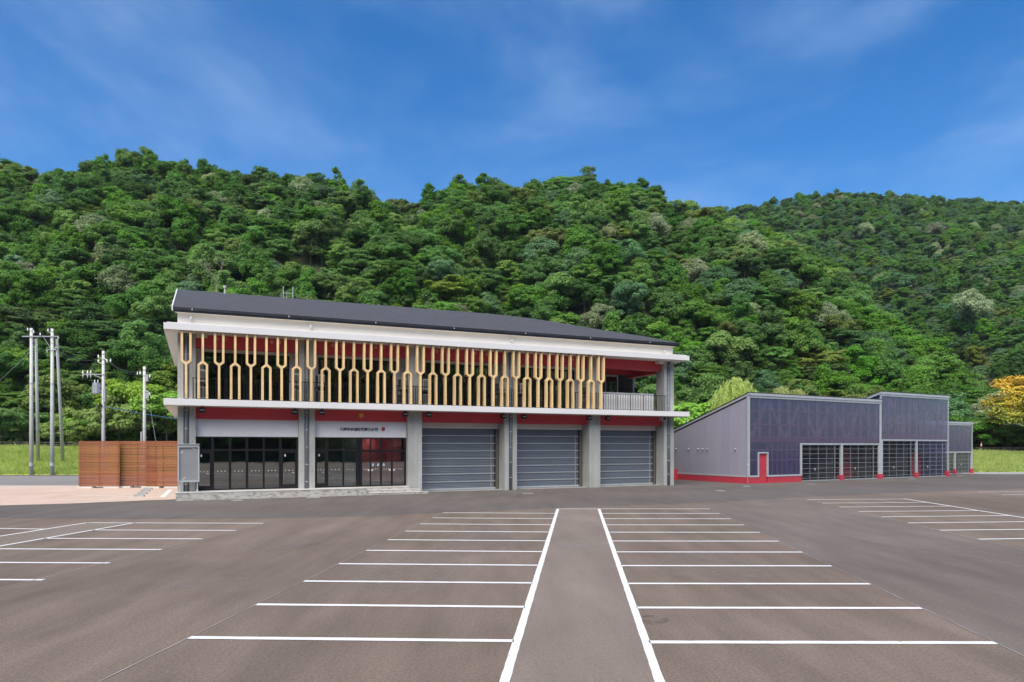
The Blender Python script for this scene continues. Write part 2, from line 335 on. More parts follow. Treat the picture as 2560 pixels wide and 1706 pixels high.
ZL = 0.009
def stripe(a, b, w, m=None, name='parking_line', z=ZL):
    ax, ay = a; bx, by = b; L = math.hypot(bx - ax, by - ay); nx, ny = -(by - ay) / L * w / 2, (bx - ax) / L * w / 2
    n = max(2, int(L / .22)); vs = []; fs = []
    for i in range(n + 1):
        t = i / n; k = random.uniform(-.005, .005); k2 = random.uniform(-.005, .005)
        x, y = ax + (bx - ax) * t, ay + (by - ay) * t
        s1 = 1 + k / w * 2; s2 = 1 + k2 / w * 2
        vs += [(x + nx * s1, y + ny * s1, z), (x - nx * s2, y - ny * s2, z)]
        if i: j = 2 * i; fs.append((j - 2, j - 1, j + 1, j))
    return link(name, MB().add(vs, fs).mesh(name, m or M['line']), ground)
W = .15
T = math.tan(R(4.6))
for i in range(11):                         # bays right of the centre walkway
    q = 10.56 + 2.247 * i
    stripe(pq(1.10, q + .05), pq(6.36, q + .05 + 5.26 * T * 1.09), W)
for i in range(10):                         # bays left of it
    q = 10.48 + 2.243 * i
    stripe(pq(-.97, q), pq(-6.05, q - .30 + .014 * i), W)
stripe(pq(-.92, -6), pq(-.92, 32.95), .13); stripe(pq(1.05, -6), pq(1.05, 33.15), .13)
stripe(pq(-.86, 32.88), pq(.99, 33.06), .13)
stripe(pq(-6.03, -6), pq(-6.1, 30.6), .015, M['thinline']); stripe(pq(6.37, -6), pq(6.36, 33.9), .015, M['thinline'])
for i, q in enumerate((14.27, 16.5, 18.8, 21.09, 23.34, 25.62)):      # bays far left
    e = (-11.93, -11.97, -12.03, -12.1, -12.12, -12.2)[i]
    stripe(pq(e, q), pq(-17.3, q - .36), W)
stripe(pq(-19.2, -6), pq(-19.2, 25.2), .13); stripe(pq(-17.25, -6), pq(-17.3, 25.27), .13); stripe(pq(-19.2, 25.18), pq(-17.3, 25.26), .13)
stripe(pq(-12.0, -6), pq(-12.2, 25.7), .018, M['thinline'])
for q in (23.05, 20.8, 18.5): stripe(pq(-19.25, q), pq(-24.5, q + .1), W)
for i in range(8):                          # bays on the right
    q = 23.41 + 2.36 * i
    stripe(pq(12.93, q), pq(18.65, q + 1.05), W)
stripe(pq(18.72, 10), pq(18.72, 41.2), .14); stripe(pq(12.9, 8), pq(12.93, 40), .02, M['thinline'])
for i in range(4): stripe(pq(26.3, 47.7 - 2.5 * i), pq(33, 49.0 - 2.5 * i), W)
# markings on the pink paving
def gz(x, y): return (x / 3.136, 780 + y / 3.136)
for a, b, w in (((545, 1436), (1120, 1452), .12), ((430, 1478), (1060, 1466), .12), ((905, 1400), (1300, 1404), .12), ((1272, 1455), (1335, 1396), .28)):
    stripe(gnd(*gz(*a)), gnd(*gz(*b)), w, z=.013)
# wheel stops on the pink paving
ws = MB().prism_y([(-.30, 0), (.30, 0), (.26, .13), (-.26, .13)], -.09, .09).mesh('wheel_stop', M['steel'])
wheel_lab = ['nearest the camera', 'second from the camera', 'third from the camera', 'nearest the slat fence']
for i, (x, y) in enumerate(((1092, 1450), (1118, 1430), (1140, 1411), (1160, 1395))):
    g = gnd(*gz(x, y)); o = link('wheel_stop', ws, None, (g[0], g[1], .008), R(8))
    tag(o, 'low grey parking block on the pink paving, ' + wheel_lab[i], 'wheel stop', 'parking blocks on the pink paving')
# drain covers
mc = MB()
mc.tube([(0, 0, 0), (0, 0, .012)], .33, 24); mc.tube([(0, 0, .012), (0, 0, .018)], .27, 24)
mcm = mc.mesh('drain_cover', M['steel'])
gc = MB().box(-.36, .36, -.28, .28, 0, .012)
for k in range(7): gc.box(-.32 + k * .095, -.27 + k * .095, -.24, .24, .012, .02)
gcm = gc.mesh('drain_grate', M['steel'])
for (x, y, me, lab) in ((424, 1150, gcm, 'rectangular steel drain grate below the notice board'), (545, 1150.5, mcm, 'round steel manhole cover before the left shop-style windows'),
        (720, 1144, gcm, 'rectangular steel drain grate before the second concrete column'), (1213, 1134.5, gcm, 'rectangular steel drain grate before the middle roller shutter'),
        (1655, 1128, mcm, 'round steel manhole cover between the two buildings'), (1862, 1113, gcm, 'steel drain grate at the first grille shutter of the translucent garage'),
        (1716, 1118, mcm, 'round steel manhole cover at the corner of the translucent garage'), (2095, 1101, mcm, 'round steel manhole cover before the tall garage block'),
        (2205, 1094, mcm, 'round steel manhole cover before the small garage block')):
    g = gnd(x / .91914, y / .91914); o = link('manhole_cover' if me is mcm else 'drain_grate', me, None, (g[0], g[1], .0045), R(12))
    tag(o, lab, 'drain cover')

# ------------------------------------------------------------------ bank, road on top of it, guardrails
def bank_front(X): return 71.5 + (X + 60) * .075 if X > -60 else 71.5
def bank_top(X): return 2.95 - .0055 * (X + 60)
NB = 90; vs = []; fs = []; prof = [(-.4, -.15), (.0, .02), (2.2, .45), (4.5, 1.15), (6.8, 1.95), (9.0, 2.7), (10.5, 3.0)]
for i in range(NB + 1):
    X = -110 + 220 * i / NB
    for (dy, hz) in prof: vs.append((X, bank_front(X) + dy + .25 * math.sin(X * .3), hz / 3.0 * bank_top(X) + (.05 * math.sin(X * .9 + dy) if 0 < dy < 10 else 0)))
P_ = len(prof)
for i in range(NB):
    for j in range(P_ - 1): fs.append((i*P_+j, (i+1)*P_+j, (i+1)*P_+j+1, i*P_+j+1))
M['soilgrass'] = mat('bank_turf', (.24, .30, .06), .9, .35, 1.2, c2=(.34, .38, .10), bump=.5, bscale=6)
tag(MB().add(vs, fs).build('grass_bank', M['soilgrass'], smooth=True), kind='structure')
vs = []; fs = []
for i in range(NB + 1):
    X = -110 + 220 * i / NB; y0 = bank_front(X) + 10.5 + .25 * math.sin(X * .3); vs += [(X, y0, bank_top(X)), (X, y0 + 14, bank_top(X) + .1)]
    if i: j = 2 * i; fs.append((j - 2, j, j + 1, j - 1))
tag(MB().add(vs, fs).build('bank_road', M['greyroad']), kind='structure')

def grass_mesh(n, bounds, seed, hmin, hmax, inside=None):
    r = np.random.default_rng(seed); X = r.uniform(bounds[0], bounds[1], n); d = r.uniform(.1, 10.6, n)
    pd = np.array([p[0] for p in prof]); ph = np.array([p[1] for p in prof])
    bf = np.where(X > -60, 71.5 + (X + 60) * .075, 71.5); bt = 2.95 - .0055 * (X + 60)
    Y = bf + d + .25 * np.sin(X * .3); Z = np.interp(d, pd, ph) / 3 * bt - .03
    h0 = r.random(n); patch = .5 + .5 * np.sin(X * .8 + np.sin(d * 1.3) * 2) * np.cos(d * .9 + X * .23)
    h = r.uniform(hmin, hmax, n) * (.5 + .8 * patch) * np.where(h0 > .97, 1.9, 1.0); w = r.uniform(.03, .07, n)
    a = r.uniform(0, np.pi, n); lx = r.normal(0, .5, n) * h; ly = r.normal(-.2, .4, n) * h
    ca, sa = np.cos(a) * w, np.sin(a) * w
    V = np.stack([np.stack([X - ca, Y - sa, Z], 1), np.stack([X + ca, Y + sa, Z], 1), np.stack([X + lx, Y + ly, Z + h], 1)], 1).reshape(-1, 3)
    return tri_mesh('grass', V)
def tri_mesh(name, V, k=3):
    nf = len(V) // k
    me = bpy.data.meshes.new(name); me.vertices.add(len(V)); me.vertices.foreach_set('co', V.astype(np.float32).ravel())
    me.loops.add(nf * k); me.loops.foreach_set('vertex_index', np.arange(nf * k, dtype=np.int32))
    me.polygons.add(nf); me.polygons.foreach_set('loop_start', np.arange(0, nf * k, k, dtype=np.int32)); me.polygons.foreach_set('loop_total', np.full(nf, k, np.int32))
    me.update(calc_edges=True); return me
M['grass'] = leafmat('grass_blades', (.34, .46, .075), (.54, .60, .16), .45)
for bnd, nm, lab in (((-92, -36), 'grass', 'bright green grass on the bank behind the utility poles'), ((44, 92), 'grass', 'bright green grass on the bank beside the small garage')):
    me = grass_mesh(75000, bnd, 200 + int(bnd[0]), .22, .5); me.materials.append(M['grass'])
    tag(link(nm, me), lab, 'grass', kind='stuff')

def guardrail(x0, x1, label):
    t = thing('guardrail', label, 'guardrail', ((x0 + x1) / 2, bank_front((x0+x1)/2) + 10.6, bank_top((x0+x1)/2)))
    ox, oy, oz = t.location
    def P(X, z): return (X - ox, bank_front(X) + 10.6 - oy, bank_top(X) + z - oz)
    for z in (.28, .56): MB().tube([P(x0, z), P((x0+x1)/2, z), P(x1, z)], .085, 8).build('rail', M['railbrown'], t)
    X = x0 + .6
    pm = MB().box(-.06, .06, .05, .17, -.3, .66).mesh('post', M['railbrown'])
    while X < x1: link('post', pm, t, P(X, 0)); X += 2.6
guardrail(-78, -22, 'dark brown pipe guardrail along the bank behind the poles and slat fence')
guardrail(34, 84, 'dark brown pipe guardrail on the right bank beyond the garage')
# ------------------------------------------------------------------ fire station (local frame: x along the facade, y into the building)
FA = math.atan2(.41705849, .90887965)
fs_ = thing('fire_station', 'two-storey concrete fire station with red beams, white canopies and forked timber louvers', 'fire station', (-18.86165, 38.50376, 0), FA)
SLO = .0042
CL = [0.0, 6.60, 13.37, 20.20, 26.96, 33.62]; CW = .93; NBAY = 5; UEND = 34.55; DEP = 18.0
piped = (0, 1, 3, 5)
for i, u in enumerate(CL):                    # columns with a recessed channel (downpipe) or two narrow form grooves
    g = [(u + .30, .0), (u + .30, .13), (u + .60, .13), (u + .60, .0)] if i in piped else [(u + .38, 0), (u + .38, .02), (u + .40, .02), (u + .40, 0), (u + .62, 0), (u + .62, .02), (u + .64, .02), (u + .64, 0)]
    poly = [(u, 0)] + g + [(u + CW, 0), (u + CW, 1.0), (u, 1.0)]
    cz = MB()
    if i >= 3: cz.prism(poly, -.12, .56); cz.prism([(x + (.006 if x < u + .5 else -.006) , y + (.006 if y < .5 else -.006)) for x, y in poly], .56, .575); cz.prism(poly, .575, 9.62)
    else: cz.prism(poly, -.12, 9.62)
    co_ = cz.build('column', M['concrete'], fs_)
    th = MB()
    for xx in ((.15, .77) if i in piped else (.19, .78)):
        z = .9
        while z < 9.4:
            if not 5.2 < z < 5.75: th.tube([(u + xx, .005, z), (u + xx, -.003, z)], .022, 8)
            z += .60
    if i: 
        z = .9
        while z < 9.4:
            if not 5.2 < z < 5.75: th.tube([(u + .005, .5, z), (u - .003, .5, z)], .022, 8)
            z += .60
    tag(th.build('tie_holes', M['concdark'], co_), kind='stuff')
    if i in piped:
        dp = MB().tube([(u + .45, .02, .45 if i < 2 else .0), (u + .45, .02, 9.45)], .085, 12).build('downpipe', M['pipe'], fs_, smooth=True)
        br = MB()
        z = .85
        while z < 9.4:
            br.tube([(u + .45, .02, z), (u + .45, .02, z + .05)], .098, 12)
            z += 1.05
        tag(br.build('pipe_bracket', M['alum'], dp), kind='stuff')

# canopies: U-shaped slabs running round the front and both ends
def canopy(name, z0, z1, slo, back_v):
    b = MB(); o_, w_ = .66, 1.05
    f0 = lambda x, y: z0 + slo * x
    f1 = lambda x, y: z1 + slo * x
    b.prism([(-o_, -w_), (UEND + o_, -w_), (UEND + o_, back_v), (-o_, back_v)], 0, 0, f0, f1)
    b.prism([(-o_, back_v), (0.0, back_v), (0.0, DEP), (-o_, DEP)], 0, 0, f0, f1)
    b.prism([(UEND, back_v), (UEND + o_, back_v), (UEND + o_, DEP), (UEND, DEP)], 0, 0, f0, f1)
    return b.build(name, M['white'], fs_)
lowc = canopy('lower_canopy', 5.29, 5.655, .0003, 1.45)
uppc = canopy('upper_canopy', 9.44, 9.80, SLO, .60)
sp = MB(); sp.prism([(-.62, -1.01), (UEND + .62, -1.01), (UEND + .62, .0), (-.62, .0)], 0, 0, lambda x, y: 9.428 + SLO * x, lambda x, y: 9.437 + SLO * x); sp.build('soffit', M['soffit'], uppc)
sp = MB(); sp.prism([(-.62, -1.01), (UEND + .62, -1.01), (UEND + .62, .0), (-.62, .0)], 0, 0, lambda x, y: 5.278, lambda x, y: 5.287); sp.build('soffit', M['soffit'], lowc)
MB().prism([(-.5, -.98), (UEND + .45, -.98), (UEND + .45, .58), (-.5, .58)], 0, 0, lambda x, y: 9.803 + SLO * x, lambda x, y: 9.845 + SLO * x).build('flashing', M['white'], uppc)

# beams, spandrels, shutters
for i in range(NBAY):
    a, b = CL[i] + CW, CL[i + 1]
    MB().box(a, b, .30, .80, 4.60, 5.285).build('red_beam', M['red'], fs_)
    MB().prism([(a, .30), (b, .30), (b, .80), (a, .80)], 0, 0, lambda x, y: 8.70 + SLO * x, lambda x, y: 9.43 + SLO * x).build('red_beam', M['red'], fs_)
    if i < 2:
        MB().box(a, b, .45, .60, 3.585, 4.597).build('spandrel_panel', M['wall'], fs_)
vc = MB().tube([(0, 0, 0), (0, -.07, 0)], .13, 14); vc.tube([(0, -.07, 0), (0, -.10, -.02)], [.11, .05], 14)
vcm = vc.mesh('vent_cap', M['dark'])
vcm.materials[0] = M['innerred']
for u in (2.03, 2.47, 5.06, 5.5, 8.63, 9.16, 11.29, 11.79, 15.39, 15.85, 18.1, 18.97, 22.18, 25.7):
    link('vent_cap', vcm, fs_, (u, .30, 9.26 + SLO * u))

rib = []
for i in (2, 3, 4):
    a, b = CL[i] + CW, CL[i + 1]
    sb = MB().box(a, b - .03, 1.0, 1.6, 4.24, 4.70).build('shutter_box', M['wall'], fs_)
    sh = MB()
    zt, n = 4.24, 78; vs = []; fs = []
    for k in range(n + 1):
        z = .10 + (zt - .10) * k / n
        y = 1.20 + (.022 if k % 2 else 0.0)
        vs += [(a, y, z), (b - .28, y, z)]
        if k: j = 2 * k; fs.append((j - 2, j - 1, j + 1, j))
    sh.add(vs, fs)
    if i == 2:
        M['shutter'] = mat('shutter_steel', (.155, .182, .212), .42, .06, .7, metal=.2)
    so_ = sh.build('shutter', M['shutter'], fs_)
    for k in range(7):
        z = .575 + .525 * k
        MB().box(a, b - .20, 1.165, 1.195, z, z + .055).build('wind_bar', M['alum'], so_)
    MB().box(a, b - .20, 1.15, 1.21, .055, .17).build('bottom_bar', M['alum'], so_)
    MB().box(b - .56, b - .53, 1.12, 1.15, .02, 3.9).build('lock_post', M['alum'], so_)
    MB().box(b - .19, b - .002, 1.05, 1.5, .0, 4.235).build('guide_rail', mat('guide_brown', (.12, .11, .095), .5, .05), so_)
    MB().box(a, b, .35, 1.30, -.05, .03).build('threshold', M['concrete'], fs_)
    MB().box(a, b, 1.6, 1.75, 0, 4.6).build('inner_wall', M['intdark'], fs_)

# ground-floor glazing
def pane(parent, x0, x1, z0, z1, y, m=None): return MB().box(x0, x1, y, y + .012, z0, z1).build('pane', m or M['glass'], parent)
dotm = MB().tube([(0, 0, 0), (0, -.004, 0)], .027, 10).mesh('safety_dot', M['porcelain'])
def storefront(edges, y, z0, zt, z1, doors, headz=3.585):
    x0, x1 = edges[0][0], edges[-1][1]
    f = MB().box(x0, x1, y - .03, y + .06, z1 - .07, z1)
    fr = f.build('storefront', M['black'], fs_); MB().box(x0, x1, y - .028, y + .058, z0, z0 + .07).build('sill_rail', M['black'], fr)
    MB().box(x0, x1, y - .032, y + .062, zt - .06, zt + .06).build('transom', M['black'], fr)
    for a, b in edges: MB().box(a, b, y - .034, y + .064, z0, z1 - .002).build('mullion', M['black'], fr)
    for k in range(len(edges) - 1):
        a, b = edges[k][1], edges[k + 1][0]
        pane(fr, a, b, zt + .05, z1 - .06, y + .01); pane(fr, a, b, z0 + .06, zt - .05, y + .01)
        if k in doors:
            d = MB().box(a, b, y - .025, y + .005, z0 + .07, z0 + .25); d.box(a, b, y - .025, y + .005, zt - .19, zt - .06)
            d.box(a, a + .07, y - .025, y + .005, z0 + .25, zt - .19); d.box(b - .07, b, y - .025, y + .005, z0 + .25, zt - .19)
            dr = d.build('door_leaf', M['black'], fr)
            MB().tube([(b - .12, y - .07, z0 + .95), (b - .26, y - .07, z0 + .95)], .014, 8).build('door_handle', M['alum'], dr)
            MB().box(a + .16, a + .24, y - .004, y + .006, zt - .40, zt - .26).build('door_sticker', M['porcelain'], dr)
        for q in (.25, .5, .75): link('safety_dot', dotm, fr, (a + (b - a) * q, y + .009, 1.56))
    return fr
storefront([(.932, 1.02), (1.74, 1.90), (2.69, 2.82), (3.62, 3.76), (4.57, 4.68), (5.49, 5.65), (6.50, 6.598)], .52, .47, 2.80, 3.583, (0, 5))
fr2 = storefront([(7.532, 7.66), (8.27, 8.41), (9.29, 9.39), (10.12, 10.33)], .52, .47, 2.80, 3.583, (0,))
fr3 = storefront([(10.34, 10.50), (11.0, 11.07), (11.66, 11.77), (12.37, 12.48), (13.25, 13.368)], .46, .47, 2.72, 3.583, ())
stk = MB().add([(-.065, 0, .0), (.065, 0, .0), (0, 0, .14)], [(0, 1, 2)]); stk.box(-.065, .065, -.002, 0, -.06, -.01)
stkm = stk.mesh('door_sticker', mat('pale_blue_sticker', (.45, .62, .78), .5, .1))
tg = MB().box(-.045, .045, -.004, 0, -.06, .06).mesh('push_plate', M['porcelain'])
for u in (11.20, 11.53, 11.90): link('door_sticker', stkm, fr3, (u, .462, 1.83))
for u in (10.92, 11.13, 12.30, 12.56): link('push_plate', tg, fr3, (u, .462, 1.50))
MB().box(11.4, 12.0, .36, .43, 2.68, 2.76).build('door_sensor', M['black'], fr3)

# rooms behind the glass
ro = MB().box(.95, 13.36, .62, 8.0, .36, .455); fl = ro.build('lobby_floor', M['floor'], fs_)
MB().box(.95, 13.36, .66, 8.0, 3.62, 3.70).build('lobby_ceiling', M['interior'], fs_)
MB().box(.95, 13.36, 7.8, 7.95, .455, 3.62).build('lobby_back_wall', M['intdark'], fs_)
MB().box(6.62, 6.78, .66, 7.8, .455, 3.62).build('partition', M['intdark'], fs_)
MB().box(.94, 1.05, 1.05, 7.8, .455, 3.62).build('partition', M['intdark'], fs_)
MB().box(9.75, 10.75, 2.6, 2.75, .455, 3.62).build('partition', M['interior'], fs_)
MB().box(10.65, 10.75, 2.75, 7.8, .455, 3.62).build('partition', M['interior'], fs_)
MB().box(10.35, 10.62, 2.48, 2.6, 2.05, 2.75).build('wall_box', M['porcelain'], fs_)
M['lobbyred'] = mat('lobby_red_wall', (.45, .06, .08), .6, .05)
MB().box(13.20, 13.30, 1.02, 5.2, .455, 3.62).build('partition', M['lobbyred'], fs_)
MB().box(11.5, 13.2, 5.1, 5.2, .455, 3.62).build('partition', M['lobbyred'], fs_)
MB().box(10.1, 10.8, 1.4, 1.9, .455, .72).build('cardboard_box', mat('cardboard', (.48, .33, .19), .8, .1), fs_)
MB().box(11.0, 11.45, 1.3, 1.7, .455, .66).build('cardboard_box', mat('cyan_box', (.30, .55, .68), .6, .1), fs_)
dl = MB().tube([(0, 0, 0), (0, 0, -.02)], .13, 16).mesh('downlight', M['lamp'])
for u, v in ((11.0, 2.6), (12.2, 2.8), (9.2, 3.2), (8.2, 5.4), (12.0, 4.6)): link('downlight', dl, fs_, (u, v, 3.615))

# second floor: recessed wall with black windows, dark rooms behind
for i in range(4):
    a, b = CL[i] + CW, CL[i + 1]
    w0, w1 = CL[i] + 1.36, CL[i + 1] - .40; zt = 8.60 + SLO * w0
    wv = 1.5
    wl_ = MB().box(CL[i] + .5, w0, wv, wv + .15, 5.6, 9.44); wl_.box(w1, CL[i + 1] + .5, wv, wv + .15, 5.6, 9.44); wl_.box(w0, w1, wv, wv + .15, zt, 9.44); wl_.box(w0, w1, wv, wv + .15, 5.6, 5.78)
    wl_.build('upper_wall', M['wall'], fs_)
    wd = MB().box(w0, w1, wv - .02, wv + .1, zt - .09, zt); wd.box(w0, w1, wv - .02, wv + .1, 5.78, 5.88); wd.box(w0, w0 + .09, wv - .02, wv + .1, 5.88, zt - .09); wd.box(w1 - .09, w1, wv - .02, wv + .1, 5.88, zt - .09)
    wf = wd.build('window', M['black'], fs_)
    n = 4
    for k in range(n + 1):
        x = w0 + (w1 - w0) * k / n
        if 0 < k < n: MB().box(x - .06, x + .06, wv - .024, wv + .096, 5.88, zt - .09).build('mullion', M['black'], wf)
        if k < n:
            x2 = w0 + (w1 - w0) * (k + 1) / n; pane(wf, x, x2, 5.86, 7.72, wv + .03, M['glassdark']); pane(wf, x, x2, 7.80, zt - .07, wv + .03, M['glassdark'])
    MB().box(w0 + .09, w1 - .09, wv - .022, wv + .098, 7.70, 7.82).build('transom', M['black'], wf)
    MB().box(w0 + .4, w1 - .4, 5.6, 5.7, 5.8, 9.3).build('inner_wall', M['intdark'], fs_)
MB().box(.5, 27.4, 1.46, 9, 5.60, 5.655).build('upper_floor', M['floor'], fs_)
MB().box(.5, 34.3, 1.66, 9, 9.36, 9.43).build('upper_ceiling', M['intdark'], fs_)
MB().box(27.3, 27.45, 1.65, 9, 5.6, 9.36).build('inner_wall', M['wall'], fs_)
MB().tube([(22.55, 2.2, 9.22), (22.55, 2.2, 9.34)], .22, 16).build('ceiling_lamp', M['lamp'], fs_)
# open terrace bay
tf = MB().box(27.4, UEND, 1.46, 5.2, 5.56, 5.655).build('terrace_floor', M['concrete'], fs_)
tw = MB().box(27.45, 31.45, 5.0, 5.15, 5.655, 9.36); tw.box(32.65, 34.0, 5.0, 5.15, 5.655, 8.2); tw.box(31.45, 32.65, 5.0, 5.15, 8.92, 9.36); tw.box(31.45, 32.65, 5.0, 5.15, 5.655, 6.2)
tw = MB().box(27.45, 31.45, 5.0, 5.15, 5.655, 9.36); tw.box(31.45, 32.72, 5.0, 5.15, 8.92, 9.36); tw.box(31.45, 32.72, 5.0, 5.15, 5.655, 6.2)
tw.build('terrace_wall', M['intdark'], fs_)
tm = MB().box(31.45, 31.55, 4.96, 5.1, 6.2, 8.92); tm.box(32.62, 32.72, 4.96, 5.1, 6.2, 8.92); tm.box(31.55, 32.62, 4.96, 5.1, 8.78, 8.92); tm.box(31.55, 32.62, 4.96, 5.1, 6.2, 6.32)
two = tm.build('window', M['acwhite'], fs_); pane(two, 31.55, 32.62, 6.32, 8.78, 5.03, M['glassdark'])
MB().box(33.62, 34.2, 1.0, 5.2, 8.72, 9.36).build('red_beam', M['red'], fs_)
MB().box(27.45, 33.62, 4.3, 4.98, 8.95, 9.36).build('red_beam', M['red'], fs_)
MB().box(27.92, 33.62, .82, 4.3, 9.30, 9.36).build('terrace_ceiling', M['red'], fs_)
tp = MB().box(27.65, 32.75, .10, .16, 5.70, 6.99).build('terrace_panel', M['white'], fs_)
MB().box(27.65, 32.75, .08, .18, 6.992, 7.03).build('panel_cap', M['alum'], tp)

# balcony railing
rl = MB().box(.77, 33.62, -.375, -.325, 6.86, 6.90); rl.box(.77, 33.62, -.365, -.335, 5.73, 5.76)
rail = rl.build('railing', M['black'], fs_)
bm_ = MB().box(-.016, .016, -.012, .012, 5.76, 6.862).mesh('baluster', M['black'])
pm_ = MB().box(-.025, .025, -.025, .025, 5.655, 6.862).mesh('railing_post', M['black'])
u = .80; k = 0
while u < 33.62:
    link('railing_post' if k % 8 == 0 else 'baluster', pm_ if k % 8 == 0 else bm_, rail, (u, -.35, 0)); u += .1475; k += 1

# forked timber louvers
def louver_poly(up, z0, z1, zb, hw=.215, t=.06):
    s = t * 1.25
    if up:   # single stem below, fork above
        zj = zb - .17
        return [(-t, z0), (t, z0), (t, zj - .02), (hw + t, zb), (hw + t, z1), (hw - t, z1), (hw - t, zb + .05), (0, zj + .115), (-hw + t, zb + .05), (-hw + t, z1), (-hw - t, z1), (-hw - t, zb), (-t, zj - .02)]
    zj = zb + .17
    return [(-hw - t, z0), (-hw + t, z0), (-hw + t, zb - .05), (0, zj - .115), (hw - t, zb - .05), (hw - t, z0), (hw + t, z0), (hw + t, zb), (t, zj + .02), (t, z1), (-t, z1), (-t, zj + .02), (-hw - t, zb)]
def louver_mesh(up, z1):
    p = louver_poly(up, 5.70, z1, 7.75 if up else 7.60)
    # concave outline: build as quads strips between front and back outlines, caps split in convex pieces
    b = MB(); n = len(p); y0, y1 = -.14, .14
    vs = [(x, y0, z) for x, z in p] + [(x, y1, z) for x, z in p]
    if up: cap = [(0, 1, 2, 12), (2, 3, 6, 7), (3, 4, 5, 6), (12, 2, 7), (12, 7, 8, 11), (8, 9, 10, 11)]
    else: cap = [(0, 1, 2, 12), (12, 2, 3, 11), (11, 3, 8), (3, 4, 7, 8), (4, 5, 6, 7), (11, 8, 9, 10)]
    fs = [f for f in cap] + [tuple(i + n for i in reversed(f)) for f in cap]
    fs += [((i + 1) % n, i, i + n, (i + 1) % n + n) for i in range(n)]
    b.add(vs, fs)
    return b.mesh('louver', M['wood'])
brm = MB().box(-.075, .075, -.10, .10, -.03, .03).mesh('louver_bracket', M['black'])
slot = MB().box(-.008, .008, -.1415, -.139, 0, .16).mesh('slot', M['dark'])
for i in range(33):
    u = .45 + .8425 * i; up = i % 2 == 0; zt = 9.405 + SLO * u
    lo = link('louver', louver_mesh(up, zt), fs_, (u, -.80, 0))
    tops = (-.215, .215) if up else (0,); bots = (0,) if up else (-.215, .215)
    for x in tops: link('louver_bracket', brm, lo, (x, 0, zt + .012)); link('slot', slot, lo, (x, 0, zt - .18))
    for x in bots: link('louver_bracket', brm, lo, (x, 0, 5.68)); link('slot', slot, lo, (x, 0, 5.74))

# floodlights under the lower canopy, small lamps on the upper one
fm = MB(); fm.box(-.17, .17, -.12, .14, -.30, -.08); fm.box(-.05, .05, -.04, .04, -.08, .0); fm.prism_y([(-.17, -.30), (.17, -.30), (.12, -.36), (-.12, -.36)], -.10, .12)
fmm = fm.mesh('floodlight', M['black'])
fmg = MB().box(-.13, .13, -.135, -.122, -.24, -.18).mesh('floodlight_lens', M['alum'])
for u in (1.26, 6.29, 7.88, 13.08, 14.64, 19.94, 21.47, 26.72, 28.27):
    o = link('floodlight', fmm, fs_, (u, -.40, 5.277)); link('floodlight_lens', fmg, o)
wb_ = MB().box(-.2, .2, -.2, .2, -.30, .0).build('wall_speaker', M['alum'], fs_); wb_.location = (33.25, -.35, 5.277)
MB().box(-.13, .13, -.212, -.202, -.25, -.06).build('grille', M['dark'], wb_)
for u in (1.25, 33.15):
    j = MB().box(-.28, .28, -.2, .2, -.24, 0).build('junction_box', M['acwhite'], fs_); j.location = (u, -.32 if u < 5 else -.1, 9.43 + SLO * u)
for u in (.69, 7.25, 20.64, 33.46):
    sm = MB().tube([(u, -.25, 9.84 + SLO * u), (u, -.25, 10.22)], .014, 6); sm.tube([(u, -.25, 10.20), (u, -.25, 10.33)], .07, 12); sm.ball(u, -.25, 10.33, .07, 12, 6)
    sm.build('stem_lamp', M['acwhite'], fs_)

# sign lettering, alarm lamp, emblem
cu = bpy.data.curves.new('lettering', 'FONT'); cu.body = '盛岡中央消防署葛巻分署'; cu.size = .262; cu.extrude = .008; cu.offset = .007
cu.align_x = 'LEFT'
to = bpy.data.objects.new('lettering_tmp', cu); col.objects.link(to)
dg = bpy.context.evaluated_depsgraph_get()
tme = bpy.data.meshes.new_from_object(to.evaluated_get(dg)); bpy.data.objects.remove(to)
xs = [v.co.x for v in tme.vertices]; wdt = max(xs) - min(xs); sc = 2.42 / wdt
for v in tme.vertices: v.co.x = (v.co.x - min(xs)) * sc; v.co.y *= sc
tme.materials.clear(); tme.materials.append(M['black'])
lt = link('lettering', tme, fs_, (9.10, .437, 4.005), rot=(R(90), 0, 0)); lt['label'] = 'black Japanese lettering naming the fire station'
al = MB(); al.tube([(11.85, .449, 4.13), (11.85, .40, 4.13)], [.13, .12], 20)
alo = al.build('alarm_lamp', M['redbright'], fs_)
MB().ball(11.85, .40, 4.13, .115, 18, 10).build('lamp_dome', mat('red_lens', (.42, .01, .015), .12, .03, spec=.7), alo, smooth=True)
em = MB()
def star(n, r0, r1, y0, y1, cx, cz, ph):
    pts = []
    for k in range(2 * n):
        r_ = r1 if k % 2 == 0 else r0; a_ = ph + math.pi * k / n; pts.append((cx + r_ * math.sin(a_), cz + r_ * math.cos(a_)))
    vs = [(cx, y0 - .01, cz)] + [(x, y0, z) for x, z in pts] + [(x, y1, z) for x, z in pts]; m_ = len(pts)
    fs = [(0, 1 + (k + 1) % m_, 1 + k) for k in range(m_)] + [(1 + k, 1 + (k + 1) % m_, 1 + m_ + (k + 1) % m_, 1 + m_ + k) for k in range(m_)]
    em.add(vs, fs)
star(6, .10, .20, .27, .298, 10.41, 4.965, 0.0); star(6, .07, .14, .255, .28, 10.41, 4.965, math.pi / 6)
em.tube([(10.41, .26, 4.965), (10.41, .235, 4.965)], .06, 14)
emo = em.build('emblem', M['gold'], fs_); emo['label'] = 'gold star-shaped fire service emblem'

